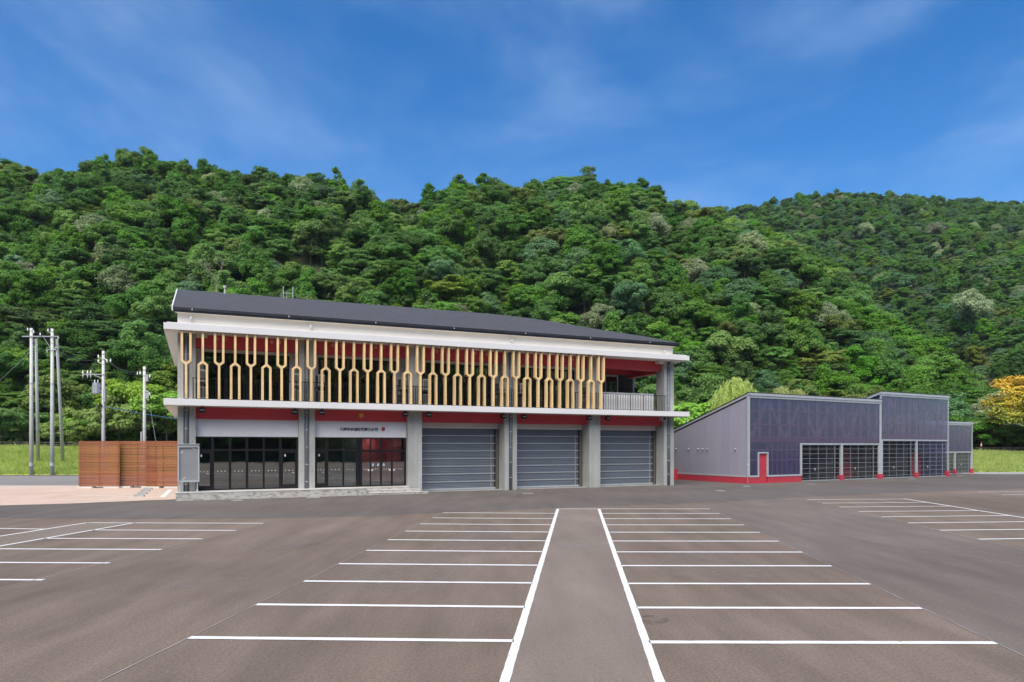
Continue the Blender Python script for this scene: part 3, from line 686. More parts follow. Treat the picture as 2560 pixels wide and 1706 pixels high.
# upper wall, roof
ew = MB().prism([(.0, -.06), (34.40, -.06), (34.40, .80), (.0, .80)], 0, 0, lambda x, y: 9.6 + SLO * x, lambda x, y: 10.75 + SLO * x).build('clerestory_wall', M['clerestory'], fs_)
ZE = lambda u: 10.80 + .0048 * u
def zr(u): return 13.78 + .009 * min(u, 22.7) - (0 if u < 22.7 else .00466 * (u - 22.7) ** 2 + .004 * (u - 22.7))
UL, UR, VE, VR = -.22, 34.68, -.46, 9.2
nu, nv = 60, 14; vs = []; fs = []
for i in range(nu + 1):
    u = UL + (UR - UL) * i / nu
    for j in range(nv + 1):
        w = j / nv; vs.append((u, VE + (VR - VE) * w, ZE(u) + (zr(u) - ZE(u)) * (w + .05 * math.sin(math.pi * w) * max(0, (u - 20) / 15))))
    for j in range(1, nv + 1):
        w = j / nv; vs.append((u, VR + (19.0 - VR) * w, zr(u) + (ZE(u) - zr(u)) * w))
N_ = 2 * nv + 1
for i in range(nu):
    for j in range(N_ - 1): fs.append((i*N_+j, (i+1)*N_+j, (i+1)*N_+j+1, i*N_+j+1))
m, n, l, b = newmat('roof_slate')
tcn = n.new('ShaderNodeTexCoord'); bk = n.new('ShaderNodeTexBrick'); bk.inputs['Scale'].default_value = 1.0
bk.inputs['Brick Width'].default_value = .45; bk.inputs['Row Height'].default_value = .24; bk.inputs['Mortar Size'].default_value = .018; bk.inputs['Bias'].default_value = 0
bk.inputs['Color1'].default_value = (.056, .056, .059, 1); bk.inputs['Color2'].default_value = (.076, .076, .080, 1); bk.inputs['Mortar'].default_value = (.05, .05, .056, 1)
l.new(tcn.outputs['Object'], bk.inputs['Vector']); l.new(bk.outputs['Color'], b.inputs['Base Color']); b.inputs['Roughness'].default_value = .75
bp = n.new('ShaderNodeBump'); bp.inputs['Strength'].default_value = .4; bp.inputs['Distance'].default_value = .02; l.new(bk.outputs['Fac'], bp.inputs['Height']); bp.invert = True; l.new(bp.outputs['Normal'], b.inputs['Normal'])
M['slate'] = m
roof = MB().add(vs, fs).build('roof', M['slate'], fs_)
ef = MB().prism([(UL, VE - .03), (UR, VE - .03), (UR, VE + .12), (UL, VE + .12)], 0, 0, lambda x, y: ZE(x) - .16, lambda x, y: ZE(x) - .004)
ef.prism([(UL + .04, VE + .02), (UR - .04, VE + .02), (UR - .04, VE + .10), (UL + .04, VE + .10)], 0, 0, lambda x, y: ZE(x) - .27, lambda x, y: ZE(x) - .161)
ef.build('gutter', M['dark'], roof)
MB().prism([(UL + .1, VE + .10), (UR - .1, VE + .10), (UR - .1, -.058), (UL + .1, -.058)], 0, 0, lambda x, y: ZE(x) - .25, lambda x, y: ZE(x) - .19).build('eave_soffit', M['clerestory'], roof)
def verge(u0, u1, mm):
    vs = []; fs = []
    for j in range(nv + 1):
        w = j / nv; z = ZE(u0) + (zr(u0) - ZE(u0)) * w; y = VE - .03 + (VR - VE) * w
        vs += [(u0, y, z + .03), (u1, y, z + .03), (u1, y, z - .22), (u0, y, z - .22)]
        if j: o_ = 4 * j; fs += [(o_-4, o_-3, o_+1, o_), (o_-3, o_-2, o_+2, o_+1), (o_-2, o_-1, o_+3, o_+2), (o_-1, o_-4, o_, o_+3)]
    fs += [(0, 3, 2, 1)]; return MB().add(vs, fs).build('verge_trim', mm, roof)
verge(UL - .07, UL - .002, M['white']); verge(UR + .002, UR + .05, M['dark'])
sg = MB().box(-.03, .03, -.04, .0, -.04, .04).mesh('snow_guard', M['alum'])
u = .75
while u < 34: link('snow_guard', sg, roof, (u, VE - .031, ZE(u) - .10)); u += 5.2
vp = MB().tube([(2.75, 8.9, 13.5), (2.75, 8.9, 14.12)], .05, 10); vp.tube([(2.75, 8.9, 14.10), (2.75, 8.9, 14.24)], .10, 12); vp.build('vent_pipe', M['acwhite'], roof)
am = MB()
for u, h in ((6.66, 14.62), (7.32, 14.63)): am.tube([(u, 9.0, 13.6), (u, 9.0, h)], .028, 8)
am.tube([(6.66, 9.0, 14.15), (7.32, 9.0, 14.15)], .018, 6); am.tube([(6.52, 9.2, 13.6), (6.52, 9.2, 14.15)], .018, 6); am.tube([(6.86, 8.8, 13.6), (6.86, 8.8, 14.15)], .015, 6); am.tube([(6.52, 9.2, 14.14), (6.86, 8.8, 14.14)], .012, 6)
am.build('antenna_mast', M['alum'], roof)
# outer side and rear walls (close the volume)
bw = MB().box(.05, .2, 1.0, DEP, 0, 9.6); bw.box(34.35, 34.5, 5.2, DEP, 0, 9.6); bw.box(34.35, 34.5, 1.0, 5.2, 0, 5.28); bw.box(.2, 34.35, DEP - .2, DEP, 0, 9.6)
bw.box(.1, .25, .8, DEP, 9.6, 10.8); bw.box(34.3, 34.45, .8, DEP, 9.6, 10.9)
bw.build('outer_wall', M['concrete'], fs_)
gw = MB(); gw.add([(.12, .8, 10.7), (.12, DEP, 10.7), (.12, 9.2, 13.55)], [(0, 1, 2)]); gw.add([(34.40, .8, 10.8), (34.40, DEP, 10.8), (34.40, 9.2, 13.0)], [(0, 1, 2)])
gw.build('gable_wall', M['clerestory'], fs_)

# entrance platform and steps
M['stained'] = mat('stained_concrete', (.27, .265, .245), .85, .12, 4.5, c2=(.46, .45, .42), lo=.30, hi=.55, bump=.2, bscale=25, stretch=(.8, 1, 1.6), detail=12)
M['slabtop'] = mat('pale_concrete', (.60, .585, .54), .8, .06, 1.4)
pf = MB().box(-.06, 10.47, -.95, -.001, -.1, .425); pf.box(10.47, 13.37, -.30, -.001, -.1, .425); pf.box(CL[0] + CW, CL[1], -.0005, .66, -.1, .425); pf.box(CL[1] + CW, CL[2], -.0005, .66, -.1, .425)
pl_ = pf.build('platform', M['stained'], fs_)
pt = MB().box(-.08, 10.49, -.97, -.002, .425, .458); pt.box(10.49, 13.36, -.32, -.002, .425, .458); pt.box(CL[0] + CW + .002, CL[1] - .002, .0, .46, .425, .456); pt.box(CL[1] + CW + .002, CL[2] - .002, .0, .43, .425, .456)
pt.build('platform_top', M['slabtop'], pl_)
s2 = MB().box(10.472, 13.95, -.62, -.302, -.1, .27).build('step', M['stained'], pl_); MB().box(10.492, 13.97, -.64, -.322, .27, .297).build('tread', M['slabtop'], s2)
s1 = MB().box(10.472, 14.45, -.95, -.622, -.1, .115).build('step', M['stained'], pl_); MB().box(10.492, 14.47, -.97, -.642, .115, .142).build('tread', M['slabtop'], s1)

# ------------------------------------------------------------------ notice board on the platform
def fsw(u, v, z=0): return (-18.86165 + u * .90887965 - v * .41705849, 38.50376 + u * .41705849 + v * .90887965, z)
nb = thing('notice_board', 'empty grey metal notice board on two legs before the left concrete column', 'notice board', fsw(.575, -.72, .458), FA)
f = MB().box(-.545, .545, -.10, .06, 2.50, 2.66); f.box(-.56, .56, -.16, .08, 2.66, 2.70); f.box(-.545, .545, -.10, .06, .56, .66); f.box(-.545, -.475, -.10, .06, .66, 2.50); f.box(.475, .545, -.10, .06, .66, 2.50)
f.build('frame', M['alum'], nb)
MB().box(-.475, .475, -.02, .04, .66, 2.50).build('panel', mat('grey_board', (.27, .28, .29), .45, .05, 1.0), nb)
tp_ = MB(); tp_.add([(-.42, -.024, 2.18), (-.30, -.024, 2.22), (-.27, -.024, 2.30), (-.31, -.024, 2.27), (-.42, -.024, 2.22)], [(0, 1, 2, 3, 4)]); tp_.add([(.15, -.024, 2.44), (.36, -.024, 2.36), (.36, -.024, 2.40), (.18, -.024, 2.48)], [(0, 1, 2, 3)]); tp_.add([(-.32, -.024, .74), (-.16, -.024, .86), (-.14, -.024, .84), (-.30, -.024, .71)], [(0, 1, 2, 3)])
tp_.build('tape_scrap', M['porcelain'], nb)
for x in (-.44, .44):
    lg = MB().box(x - .035, x + .035, -.05, .02, .02, .56); lg.box(x - .09, x + .09, -.12, .09, .0, .02); lg.prism_y([(x - .08, .02), (x + .08, .02), (x + .035, .14), (x - .035, .14)], -.02, -.005)
    lg.build('leg', M['alum'], nb)

# ------------------------------------------------------------------ air-conditioner outdoor units stacked on the balcony
def ac_mesh():
    b = MB().box(-.19, .19, -.45, .45, .06, .72); b.box(-.15, .15, -.40, -.32, 0, .06); b.box(-.15, .15, .32, .40, 0, .06); return b.mesh('casing', M['acwhite'])
acm = ac_mesh()
gr = MB()
for k in range(11): gr.box(-.165, .165, -.462, -.452, .13 + k * .05, .155 + k * .05)
for k in range(11): gr.box(-.202, -.192, -.36, .36, .13 + k * .05, .155 + k * .05)
grm = gr.mesh('grille', M['dark'])
stm = MB()
for x in (-.2, .2):
    for y in (-.46, .46): stm.box(x - .02, x + .02, y - .02, y + .02, 0, 1.02)
for z in (.02, .98): stm.box(-.2, .2, -.48, -.44, z, z + .04); stm.box(-.2, .2, .44, .48, z, z + .04); stm.box(-.22, -.18, -.46, .46, z, z + .04); stm.box(.18, .22, -.46, .46, z, z + .04)
stm = stm.mesh('equipment_stand', M['black'])
acp = [(1.24, 'beside the first column from the left'), (6.46, 'just left of the second column'), (7.92, 'just right of the second column'), (13.13, 'just left of the third column'),
       (14.58, 'just right of the third column'), (20.02, 'just left of the fourth column'), (21.60, 'just right of the fourth column'), (26.98, 'just left of the fifth column')]
for u, where in acp:
    uu = u + (.0 if u != 1.24 else .05)
    s_ = link('equipment_stand', stm, None, fsw(uu, .48, 5.66), FA); tag(s_, 'black steel rack holding air conditioners ' + where + ' on the balcony', 'rack', 'balcony equipment racks')
    for z, which in ((5.70, 'lower'), (6.685, 'upper')):
        t = thing('air_conditioner', which + ' air-conditioner outdoor unit ' + where + ' on the balcony', 'air conditioner', fsw(uu, .48, z), FA, 'air conditioners on the balcony')
        link('casing', acm, t); link('grille', grm, t)
# ------------------------------------------------------------------ translucent garage (annex)
AA = math.atan2(.48354905, .87531726)
ax = thing('translucent_garage', 'low garage of smoky polycarbonate walls on a red base with grille shutters', 'garage', (19.05, 55.06, 0), AA)
def bar(x0, x1, y0, y1, z0, z1, name, m, par): return MB().box(x0, x1, y0, y1, z0, z1).build(name, m, par)
def panels(x0, x1, zlo, zhi, y, w, par):          # vertical sheets side by side, each its own piece with a small joint
    n = max(1, round((x1 - x0) / w)); pw = (x1 - x0) / n; out = []
    for k in range(n):
        a, b = x0 + k * pw + .008, x0 + (k + 1) * pw - .008
        o = MB().box(0, b - a, y, y + .03, zlo, zhi).build('wall_panel', M['poly'], par); o.location.x = a; out.append(o)
    return out
def block(name, x0, x1, y0, ztop, zsill, open_z, openings, depth, pier_w, solid=None, lab=None):
    r = MB().box(x0 - .02, x1 + .1, y0 - .12, y0 - .02, ztop - .02, ztop + .18)
    r.box(x0, x1 + .02, y0 - .06, y0 + .05, ztop - .20, ztop - .03)
    blk = r.build(name, M['alum'], ax)
    # roof falls to the back
    rf = MB(); rf.add([(x0 - .1, y0 - .13, ztop + .185), (x1 + .12, y0 - .13, ztop + .185), (x1 + .12, y0 + depth, ztop - depth * .315 + .1), (x0 - .1, y0 + depth, ztop - depth * .315 + .1),
            (x0 - .1, y0 - .13, ztop + .245), (x1 + .12, y0 - .13, ztop + .245), (x1 + .12, y0 + depth, ztop - depth * .315 + .16), (x0 - .1, y0 + depth, ztop - depth * .315 + .16)],
           [(0, 3, 2, 1), (4, 5, 6, 7), (0, 1, 5, 4), (1, 2, 6, 5), (2, 3, 7, 6), (3, 0, 4, 7)])
    rf.build('roof_sheet', M['dark'], blk)
    bar(x0, x0 + .14, y0 - .055, y0 + .045, zsill, ztop - .20, 'corner_post', M['alum'], blk); bar(x1 - .12, x1, y0 - .055, y0 + .045, .45, ztop - .20, 'corner_post', M['alum'], blk)
    return blk
def grille(par, x0, x1, y, z1, nbig):
    g = MB().box(x0, x1, y - .03, y + .03, .02, .11); g.box(x0, x1, y - .03, y + .03, z1 - .05, z1)
    sh = g.build('grille_shutter', M['steel'], par)
    W_ = x1 - x0; rail_ = MB().box(0, W_, y - .022, y + .022, -.022, .022).mesh('rail', M['grillesteel'])
    step = (z1 - .25) / nbig
    for k in range(nbig): link('rail', rail_, sh, (x0, 0, .30 + step * k))
    th = MB()
    for k in range(nbig):
        for q in (.33, .66): th.box(x0, x1, y - .008, y + .008, .30 + step * (k + q) - .005, .30 + step * (k + q) + .005)
    tag(th.build('thin_rods', M['grillesteel'], sh), kind='stuff')
    n = 4
    for k in range(1, n + 1):
        x = x0 + W_ * k / (n + .55); w = .045 if k == n else .013
        bar(x - w, x + w, y - .035, y + .035, .1, z1 - .05, 'stile', M['grillesteel'], sh)
    lk = MB().box(x0 + W_ * .33, x0 + W_ * .33 + .09, y - .08, y - .03, .95, 1.12); lk.build('lock', M['alum'], sh)
    return sh
# --- block A
A1 = 17.30
bA = block('front_block', 0, A1, 0, 7.16, .60, 3.2, None, 14.0, .2)
panels(.14, 1.08, .66, 6.96, .0, .9, bA); panels(1.08, 2.30, 2.56, 6.96, .0, 1.2, bA); panels(2.30, 6.20, .66, 6.96, .0, .98, bA); panels(6.20, A1 - .12, 3.30, 6.96, .0, .98, bA)
bar(.0, 1.08, -.07, .07, .52, .655, 'sill', M['alum'], bA); bar(2.30, 6.42, -.07, .07, .52, .655, 'sill', M['alum'], bA)
bar(-.02, 1.10, -.03, .18, -.05, .52, 'red_base', M['redbright'], bA); bar(2.28, 6.42, -.03, .18, -.05, .52, 'red_base', M['redbright'], bA)
df = MB().box(1.08, 1.20, -.06, .16, .52, 2.56); df.box(2.18, 2.30, -.06, .16, .52, 2.56); df.box(1.20, 2.18, -.06, .16, 2.44, 2.56); df.build('door_frame', M['alum'], bA)
dd = bar(1.20, 2.18, .07, .12, .06, 2.44, 'door', M['redbright'], bA)
MB().tube([(1.95, .03, 1.08), (2.10, .03, 1.08)], .02, 8).build('door_handle', M['dark'], dd)
bar(1.10, 2.28, -.06, .12, -.05, .055, 'door_step', M['redbright'], bA)
oh = MB().box(6.20, A1 - .12, -.065, .05, 3.17, 3.295); oh.box(6.20, 6.42, -.065, .05, .655, 3.17); oh.build('opening_frame', M['alum'], bA)
for a, b in ((11.48, 11.92),):
    bar(a + .08, b - .08, -.06, .10, .48, 3.17, 'post', M['alum'], bA); bar(a, b, -.10, .25, -.05, .48, 'red_pier', M['redbright'], bA)
bar(16.98, 17.62, -.10, .30, -.05, .46, 'red_pier', M['redbright'], bA)
bar(16.99, 17.18, -.06, .05, .46, 3.17, 'post', M['alum'], bA)
grille(bA, 6.44, 11.46, .06, 3.16, 7); grille(bA, 11.94, 16.97, .06, 3.16, 7)
# --- side wall of block A (towards the station), top edge falls with the roof
ns = 15; SD = 13.8
for k in range(ns):
    y0, y1 = .12 + (SD - .12) * k / ns + .006, .12 + (SD - .12) * (k + 1) / ns - .006
    z0, z1 = 6.98 - .315 * y0, 6.98 - .315 * y1
    L = y1 - y0
    p = MB().add([(0, 0, .66), (L, 0, .66), (L, 0, z1), (0, 0, z0), (0, .03, .66), (L, .03, .66), (L, .03, z1), (0, .03, z0)], [(0, 3, 2, 1), (4, 5, 6, 7), (0, 1, 5, 4), (1, 2, 6, 5), (2, 3, 7, 6), (3, 0, 4, 7)])
    p = p.build('wall_panel', M['polylit'], bA); p.location = (.03, y0, 0); p.rotation_euler = (0, 0, R(90))
bar(-.05, .06, .05, SD, .52, .655, 'sill', M['alum'], bA); bar(-.03, .16, .18, SD, -.05, .52, 'red_base', M['redbright'], bA)
bar(-.5, -.02, 8.15, 8.6, -.05, .95, 'red_pier', M['redbright'], bA)
vt = MB().add([(-.07, -.12, 7.34), (.06, -.12, 7.34), (.06, SD, 7.34 - .315 * (SD + .12)), (-.07, SD, 7.34 - .315 * (SD + .12)), (-.07, -.12, 7.14), (.06, -.12, 7.14), (.06, SD, 7.14 - .315 * (SD + .12)), (-.07, SD, 7.14 - .315 * (SD + .12))],
    [(0, 1, 2, 3), (4, 7, 6, 5), (0, 4, 5, 1), (1, 5, 6, 2), (2, 6, 7, 3), (3, 7, 4, 0)]).build('verge_trim', M['alum'], bA)
bar(-.055, .045, -.05, .10, .655, 7.13, 'corner_post', M['alum'], bA)
vm = MB().tube([(0, 0, 0), (-.09, 0, 0)], .075, 12); vm.ball(-.09, 0, 0, .075, 12, 6); vm = vm.mesh('vent_hood', M['steel'])
for v in (8.35, 6.72, 5.55, 5.0, 4.46, 1.31): link('vent_hood', vm, bA, (-.0, v, 2.78))
cd = MB().tube([(-.07, -.02, .02), (-.07, -.02, 1.45)], .012, 6); cd.box(-.12, -.04, -.07, .03, 1.45, 1.6); cd.build('cable_box', M['acwhite'], bA)
# --- block B (taller)
bB = block('tall_block', 17.30, 28.45, 0, 7.92, .46, 3.6, None, 13.0, .2)
panels(17.44, 28.33, 3.68, 7.70, .0, .98, bB)
oh = MB().box(17.44, 28.33, -.065, .05, 3.56, 3.675); oh.build('opening_frame', M['alum'], bB)
bar(17.44, 17.64, -.06, .05, .46, 3.56, 'post', M['alum'], bB)
bar(22.92, 23.14, -.06, .10, .48, 3.56, 'post', M['alum'], bB); bar(22.82, 23.24, -.10, .25, -.05, .48, 'red_pier', M['redbright'], bB)
bar(28.15, 28.60, -.10, .30, -.05, .54, 'red_pier', M['redbright'], bB)
grille(bB, 17.66, 22.80, .06, 3.55, 8); grille(bB, 23.26, 28.12, .06, 3.55, 8)
# wedge of B's side wall above A's roof
k = 0
for y0 in (0.12, 1.3, 2.5, 3.7, 4.9):
    y1 = y0 + 1.17; L = y1 - y0
    zb0, zb1 = 7.30 - .315 * y0, 7.30 - .315 * y1; zt0, zt1 = 7.72 - .315 * y0, 7.72 - .315 * y1
    p = MB().add([(0, 0, zb0), (L, 0, zb1), (L, 0, zt1), (0, 0, zt0), (0, .03, zb0), (L, .03, zb1), (L, .03, zt1), (0, .03, zt0)], [(0, 3, 2, 1), (4, 5, 6, 7), (0, 1, 5, 4), (1, 2, 6, 5), (2, 3, 7, 6), (3, 0, 4, 7)])
    p = p.build('wall_panel', M['poly'], bB); p.location = (17.33, y0, 0); p.rotation_euler = (0, 0, R(90))
MB().add([(17.22, -.12, 8.10), (17.36, -.12, 8.10), (17.36, 12, 8.10 - .315 * 12.12), (17.22, 12, 8.10 - .315 * 12.12), (17.22, -.12, 7.88), (17.36, -.12, 7.88), (17.36, 12, 7.88 - .315 * 12.12), (17.22, 12, 7.88 - .315 * 12.12)],
    [(0, 1, 2, 3), (4, 7, 6, 5), (0, 4, 5, 1), (1, 5, 6, 2), (2, 6, 7, 3), (3, 7, 4, 0)]).build('verge_trim', M['alum'], bB)
# --- block C (small, set back)
bC = block('small_block', 28.45, 38.70, 3.0, 5.55, .50, 2.38, None, 9.0, .2)
panels(28.6, 38.58, 2.46, 5.35, 3.0, .98, bC)
MB().box(28.6, 38.58, 2.935, 3.05, 2.34, 2.455).build('opening_frame', M['alum'], bC)
for a, b in ((35.08, 35.42), (38.40, 38.85)):
    bar(a + .06, b - .06 if a < 38 else 38.69, 2.94, 3.10, .53, 2.34, 'post', M['alum'], bC); bar(a, b, 2.90, 3.25, -.05, .53, 'red_pier', M['redbright'], bC)
grille(bC, 29.0, 35.06, 3.06, 2.33, 5); grille(bC, 35.44, 38.38, 3.06, 2.33, 5)
# --- framing seen through the sheets
def girts(par, x0, x1, y, zs, m, h=.10):
    for z in zs: bar(x0, x1, y, y + .10, z - h / 2, z + h / 2, 'girt', m, par)
def studs(par, x0, x1, y, z0, z1, n, m, w=.09):
    for k in range(n + 1):
        x = x0 + (x1 - x0) * k / n; bar(x - w / 2, x + w / 2, y, y + .10, z0, z1, 'stud', m, par)
def braces(par, x0, x1, y, z0, z1, n, m, w=.2):
    for k in range(n):
        a = x0 + (x1 - x0) * k / n; b = x0 + (x1 - x0) * (k + 1) / n
        if k % 2: a, b = b, a
        MB().prism_y([(a - w, z0), (a + w, z0), (b + w, z1), (b - w, z1)] if True else [], y, y + .1).build('brace', m, par)
girts(bA, .2, A1 - .2, .06, (4.82, 5.95), M['innerred'], .12); girts(bA, .2, A1 - .2, .12, (3.75, 3.48), M['innerred'], .22); girts(bA, .2, 6.2, .10, (1.9, 2.75), M['innerwood'], .12)
studs(bA, .3, A1 - .2, .17, 3.6, 6.9, 14, M['innerwood'], .24); braces(bA, .6, A1 - .3, .28, 3.6, 6.95, 8, M['innerwood'])
studs(bA, 2.5, 6.1, .21, .6, 3.5, 6, M['innerwood'])
girts(bB, 17.6, 28.3, .08, (5.1, 6.6), M['innerred'], .10); girts(bB, 17.6, 28.3, .16, (3.95,), M['innerred'], .45)
studs(bB, 17.8, 28.2, .27, 3.8, 7.6, 9, M['innerwood'], .22); braces(bB, 17.8, 28.2, .38, 3.8, 7.6, 6, M['innerwood'])
girts(bC, 28.7, 38.5, 3.1, (4.3,), M['innerred'], .1); studs(bC, 28.8, 38.4, 3.3, 2.5, 5.3, 8, M['innerwood'], .12)
for z in (1.85, 2.6, 3.6, 4.4): bar(.05, .13, .3, 13 if z < 3 else (6.9 - z) / .315 - .3, z - .10, z + .10, 'girt', M['palewood'], bA)
for k in range(9):
    y = .7 + k * 1.2; bar(.14, .22, y - .10, y + .10, .6, 6.85 - .315 * y, 'stud', M['palewood'], bA)
for k in range(5):
    y = .6 + k * 2.4; zt = 6.5 - .315 * (y + 1.2)
    MB().add([(.23, y - .1, .7), (.23, y + .1, .7), (.23, y + 1.3, zt), (.23, y + 1.1, zt), (.30, y - .1, .7), (.30, y + .1, .7), (.30, y + 1.3, zt), (.30, y + 1.1, zt)], [(0, 3, 2, 1), (4, 5, 6, 7), (0, 1, 5, 4), (1, 2, 6, 5), (2, 3, 7, 6), (3, 0, 4, 7)]).build('brace', M['palewood'], bA)
# pale inner lining behind the side wall
for k in range(6):
    y0, y1 = .5 + k * 2.0, 2.48 + k * 2.0
    MB().add([(.50, y0, .02), (.50, y1, .02), (.50, y1, 6.75 - .315 * y1), (.50, y0, 6.75 - .315 * y0), (.56, y0, .02), (.56, y1, .02), (.56, y1, 6.75 - .315 * y1), (.56, y0, 6.75 - .315 * y0)], [(0, 3, 2, 1), (4, 5, 6, 7), (0, 1, 5, 4), (1, 2, 6, 5), (2, 3, 7, 6), (3, 0, 4, 7)]).build('inner_lining', mat('lavender_lining', (.30, .33, .50), .7, .12, .8) if k == 0 else bpy.data.materials['lavender_lining'], bA)
# inner lining and rear walls, floor of the bays
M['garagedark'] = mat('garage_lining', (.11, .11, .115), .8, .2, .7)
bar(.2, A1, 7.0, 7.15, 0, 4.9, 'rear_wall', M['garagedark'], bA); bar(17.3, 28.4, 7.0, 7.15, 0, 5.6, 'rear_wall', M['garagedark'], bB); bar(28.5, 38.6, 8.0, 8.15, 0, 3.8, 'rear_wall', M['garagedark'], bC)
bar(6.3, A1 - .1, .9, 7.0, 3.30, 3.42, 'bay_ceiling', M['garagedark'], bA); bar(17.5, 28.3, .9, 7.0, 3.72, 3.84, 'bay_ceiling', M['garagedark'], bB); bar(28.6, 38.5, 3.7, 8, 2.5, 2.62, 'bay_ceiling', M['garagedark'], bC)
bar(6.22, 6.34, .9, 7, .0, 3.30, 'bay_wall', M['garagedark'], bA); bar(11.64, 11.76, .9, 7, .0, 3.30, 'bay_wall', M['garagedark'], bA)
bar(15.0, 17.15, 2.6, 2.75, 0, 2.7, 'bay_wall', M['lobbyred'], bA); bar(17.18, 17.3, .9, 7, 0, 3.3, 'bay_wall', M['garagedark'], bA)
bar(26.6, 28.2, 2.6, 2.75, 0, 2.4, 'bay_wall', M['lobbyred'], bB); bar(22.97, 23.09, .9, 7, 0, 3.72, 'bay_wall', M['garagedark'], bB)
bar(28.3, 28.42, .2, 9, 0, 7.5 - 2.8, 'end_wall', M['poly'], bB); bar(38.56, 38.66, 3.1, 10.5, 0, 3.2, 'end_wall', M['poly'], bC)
bar(.3, 38.5, 12.6, 12.75, 0, 3.0, 'rear_wall', M['poly'], bA)
# ------------------------------------------------------------------ wooden slat screens beside the station
def screen(x0, x1, y, rz, label):
    cx = (x0 + x1) / 2; hw = (x1 - x0) / 2
    t = thing('slat_screen', label, 'fence', (cx, y, 0), rz, 'wooden slat screens beside the station')
    sm = MB().box(-hw, hw, -.02, .02, -.051, .051).mesh('slat', M['fencewood'])
    for k in range(28): o = link('slat', sm, t, (random.uniform(-.006, .006), random.uniform(-.004, .004), .20 + .1165 * k))
    pm = MB().box(-.04, .04, .022, .10, .12, 3.40).mesh('post', M['fencewood'])
    for x in (-hw + .12, 0, hw - .12): link('post', pm, t, (x, 0, 0))
    fm = MB().prism([(-.55, -.22), (.55, -.22), (.55, .34), (-.55, .34)], .009, .12).mesh('footing', M['slabtop'])
    for x in (-hw + .5, hw - .5): link('footing', fm, t, (x, 0, 0))
    sk = MB().box(-.05, .05, .03, .09, .12, .21).mesh('post_shoe', M['dark'])
    for x in (-hw + .12, hw - .12): link('post_shoe', sk, t, (x, 0, 0))
screen(-31.25, -28.35, 49.3, R(2), 'brown wooden slat screen standing farthest from the station, leftmost of three')
screen(-28.75, -25.85, 49.75, R(0), 'brown wooden slat screen in the middle of three')
screen(-26.45, -24.0, 49.35, R(2), 'brown wooden slat screen nearest the station wall, rightmost of three')

# ------------------------------------------------------------------ utility poles and wires
def ins(t, x, y, z, up=True, r=.075, name='insulator'):
    s = 1 if up else -1; b = MB()
    b.tube([(x, y, z), (x, y, z + .10 * s), (x, y, z + .12 * s), (x, y, z + .22 * s), (x, y, z + .24 * s), (x, y, z + .34 * s)], [r * .6, r, r * .55, r, r * .5, r * .35], 10)
    return b.build(name, M['porcelain'], t, smooth=True)
def pole(name, label, x, y, z0, h, r0, r1):
    t = thing(name, label, 'utility pole', (x, y, z0))
    MB().tube([(0, 0, -.5), (0, 0, h * .5), (0, 0, h)], [r0, (r0 + r1) / 2, r1], 14).build('shaft', M['polew'], t, smooth=True)
    bands = MB()
    for z in (h - .35, h - .9, h * .62, h * .44): bands.tube([(0, 0, z), (0, 0, z + .07)], r0 * .5 + r1 * .5 + .012 if z < h * .7 else r1 + .02, 14)
    tag(bands.build('band', M['steel'], t), kind='stuff')
    st = MB(); z = 2.2; k = 0
    while z < h - 1.0:
        st.tube([(0, 0, z), ((.30 if k % 2 else -.30), -.02, z)], .012, 5); z += .55; k += 1
    tag(st.build('step_bolts', M['steel'], t), kind='stuff')
    MB().tube([(0, 0, .95), (0, 0, 1.3)], r0 + .006, 14).build('plate', M['alum'], t)
    return t
PA, PB = (-50.75, 72.1), (-48.55, 72.1)
p1 = pole('utility_pole', 'left pole of the twin concrete poles joined by a crossarm', *PA, 0, 15.5, .21, .14)
p2 = pole('utility_pole', 'right pole of the twin concrete poles joined by a crossarm', *PB, 0, 15.45, .21, .14)
ca = MB().box(-.85, 3.0, -.20, -.13, 14.55, 14.67); ca.tube([(0.15, -.15, 13.9), (.85, -.16, 14.56)], .02, 6); ca.tube([(2.05, -.15, 13.5), (1.35, -.16, 14.56)], .02, 6)
cao = ca.build('crossarm', M['steel'], p1)
ins(p1, -.25, -.2, 15.2); ins(p1, .35, -.15, 14.95); ins(p1, 1.05, -.17, 14.67); ins(p1, 2.95, -.17, 14.55, False)
ins(p2, -.30, -.2, 15.1); ins(p2, .42, -.12, 13.15); ins(p2, -.45, -.12, 13.2, False)
b2 = MB().tube([(-.5, -.18, 13.2), (.5, -.18, 13.2)], .03, 6); b2.tube([(-.32, -.2, 15.1), (0, -.1, 15.0)], .025, 6); b2.build('bracket', M['steel'], p2)
for (bx, by, bz), P, lab in (((-53.55, 77.2, 1.1), PA, 'leaning brace pole behind the left twin pole'), ((-50.75, 77.2, 1.1), PB, 'leaning brace pole behind the right twin pole')):
    t = thing('brace_pole', lab, 'utility pole', (bx, by, bz))
    dx, dy = P[0] + .25 - bx, P[1] + .35 - by
    MB().tube([(0, 0, -.4), (dx * .5, dy * .5, 6.6), (dx, dy, 13.3)], [.19, .155, .12], 12).build('shaft', M['polew'], t, smooth=True)
    MB().tube([(dx * .09, dy * .09, 1.2), (dx * .115, dy * .115, 1.55)], .195, 12).build('plate', M['alum'], t)
P3, P4 = (-39.5, 66.0), (-34.45, 64.0)
p3 = pole('utility_pole', 'concrete utility pole carrying a grey transformer and a side arm', *P3, 0, 12.25, .17, .12)
tr = MB().tube([(-.62, -.05, 8.05), (-.62, -.05, 8.15), (-.62, -.05, 9.0), (-.62, -.05, 9.1)], [.30, .36, .36, .33], 18); tr.tube([(-.62, -.05, 9.1), (-.62, -.05, 9.16)], .38, 18)
tro = tr.build('transformer', M['steel'], p3)
trb = MB().box(-.3, 0, -.12, .02, 8.3, 8.4); trb.box(-.3, 0, -.12, .02, 8.8, 8.9); trb.build('bracket', M['steel'], tro)
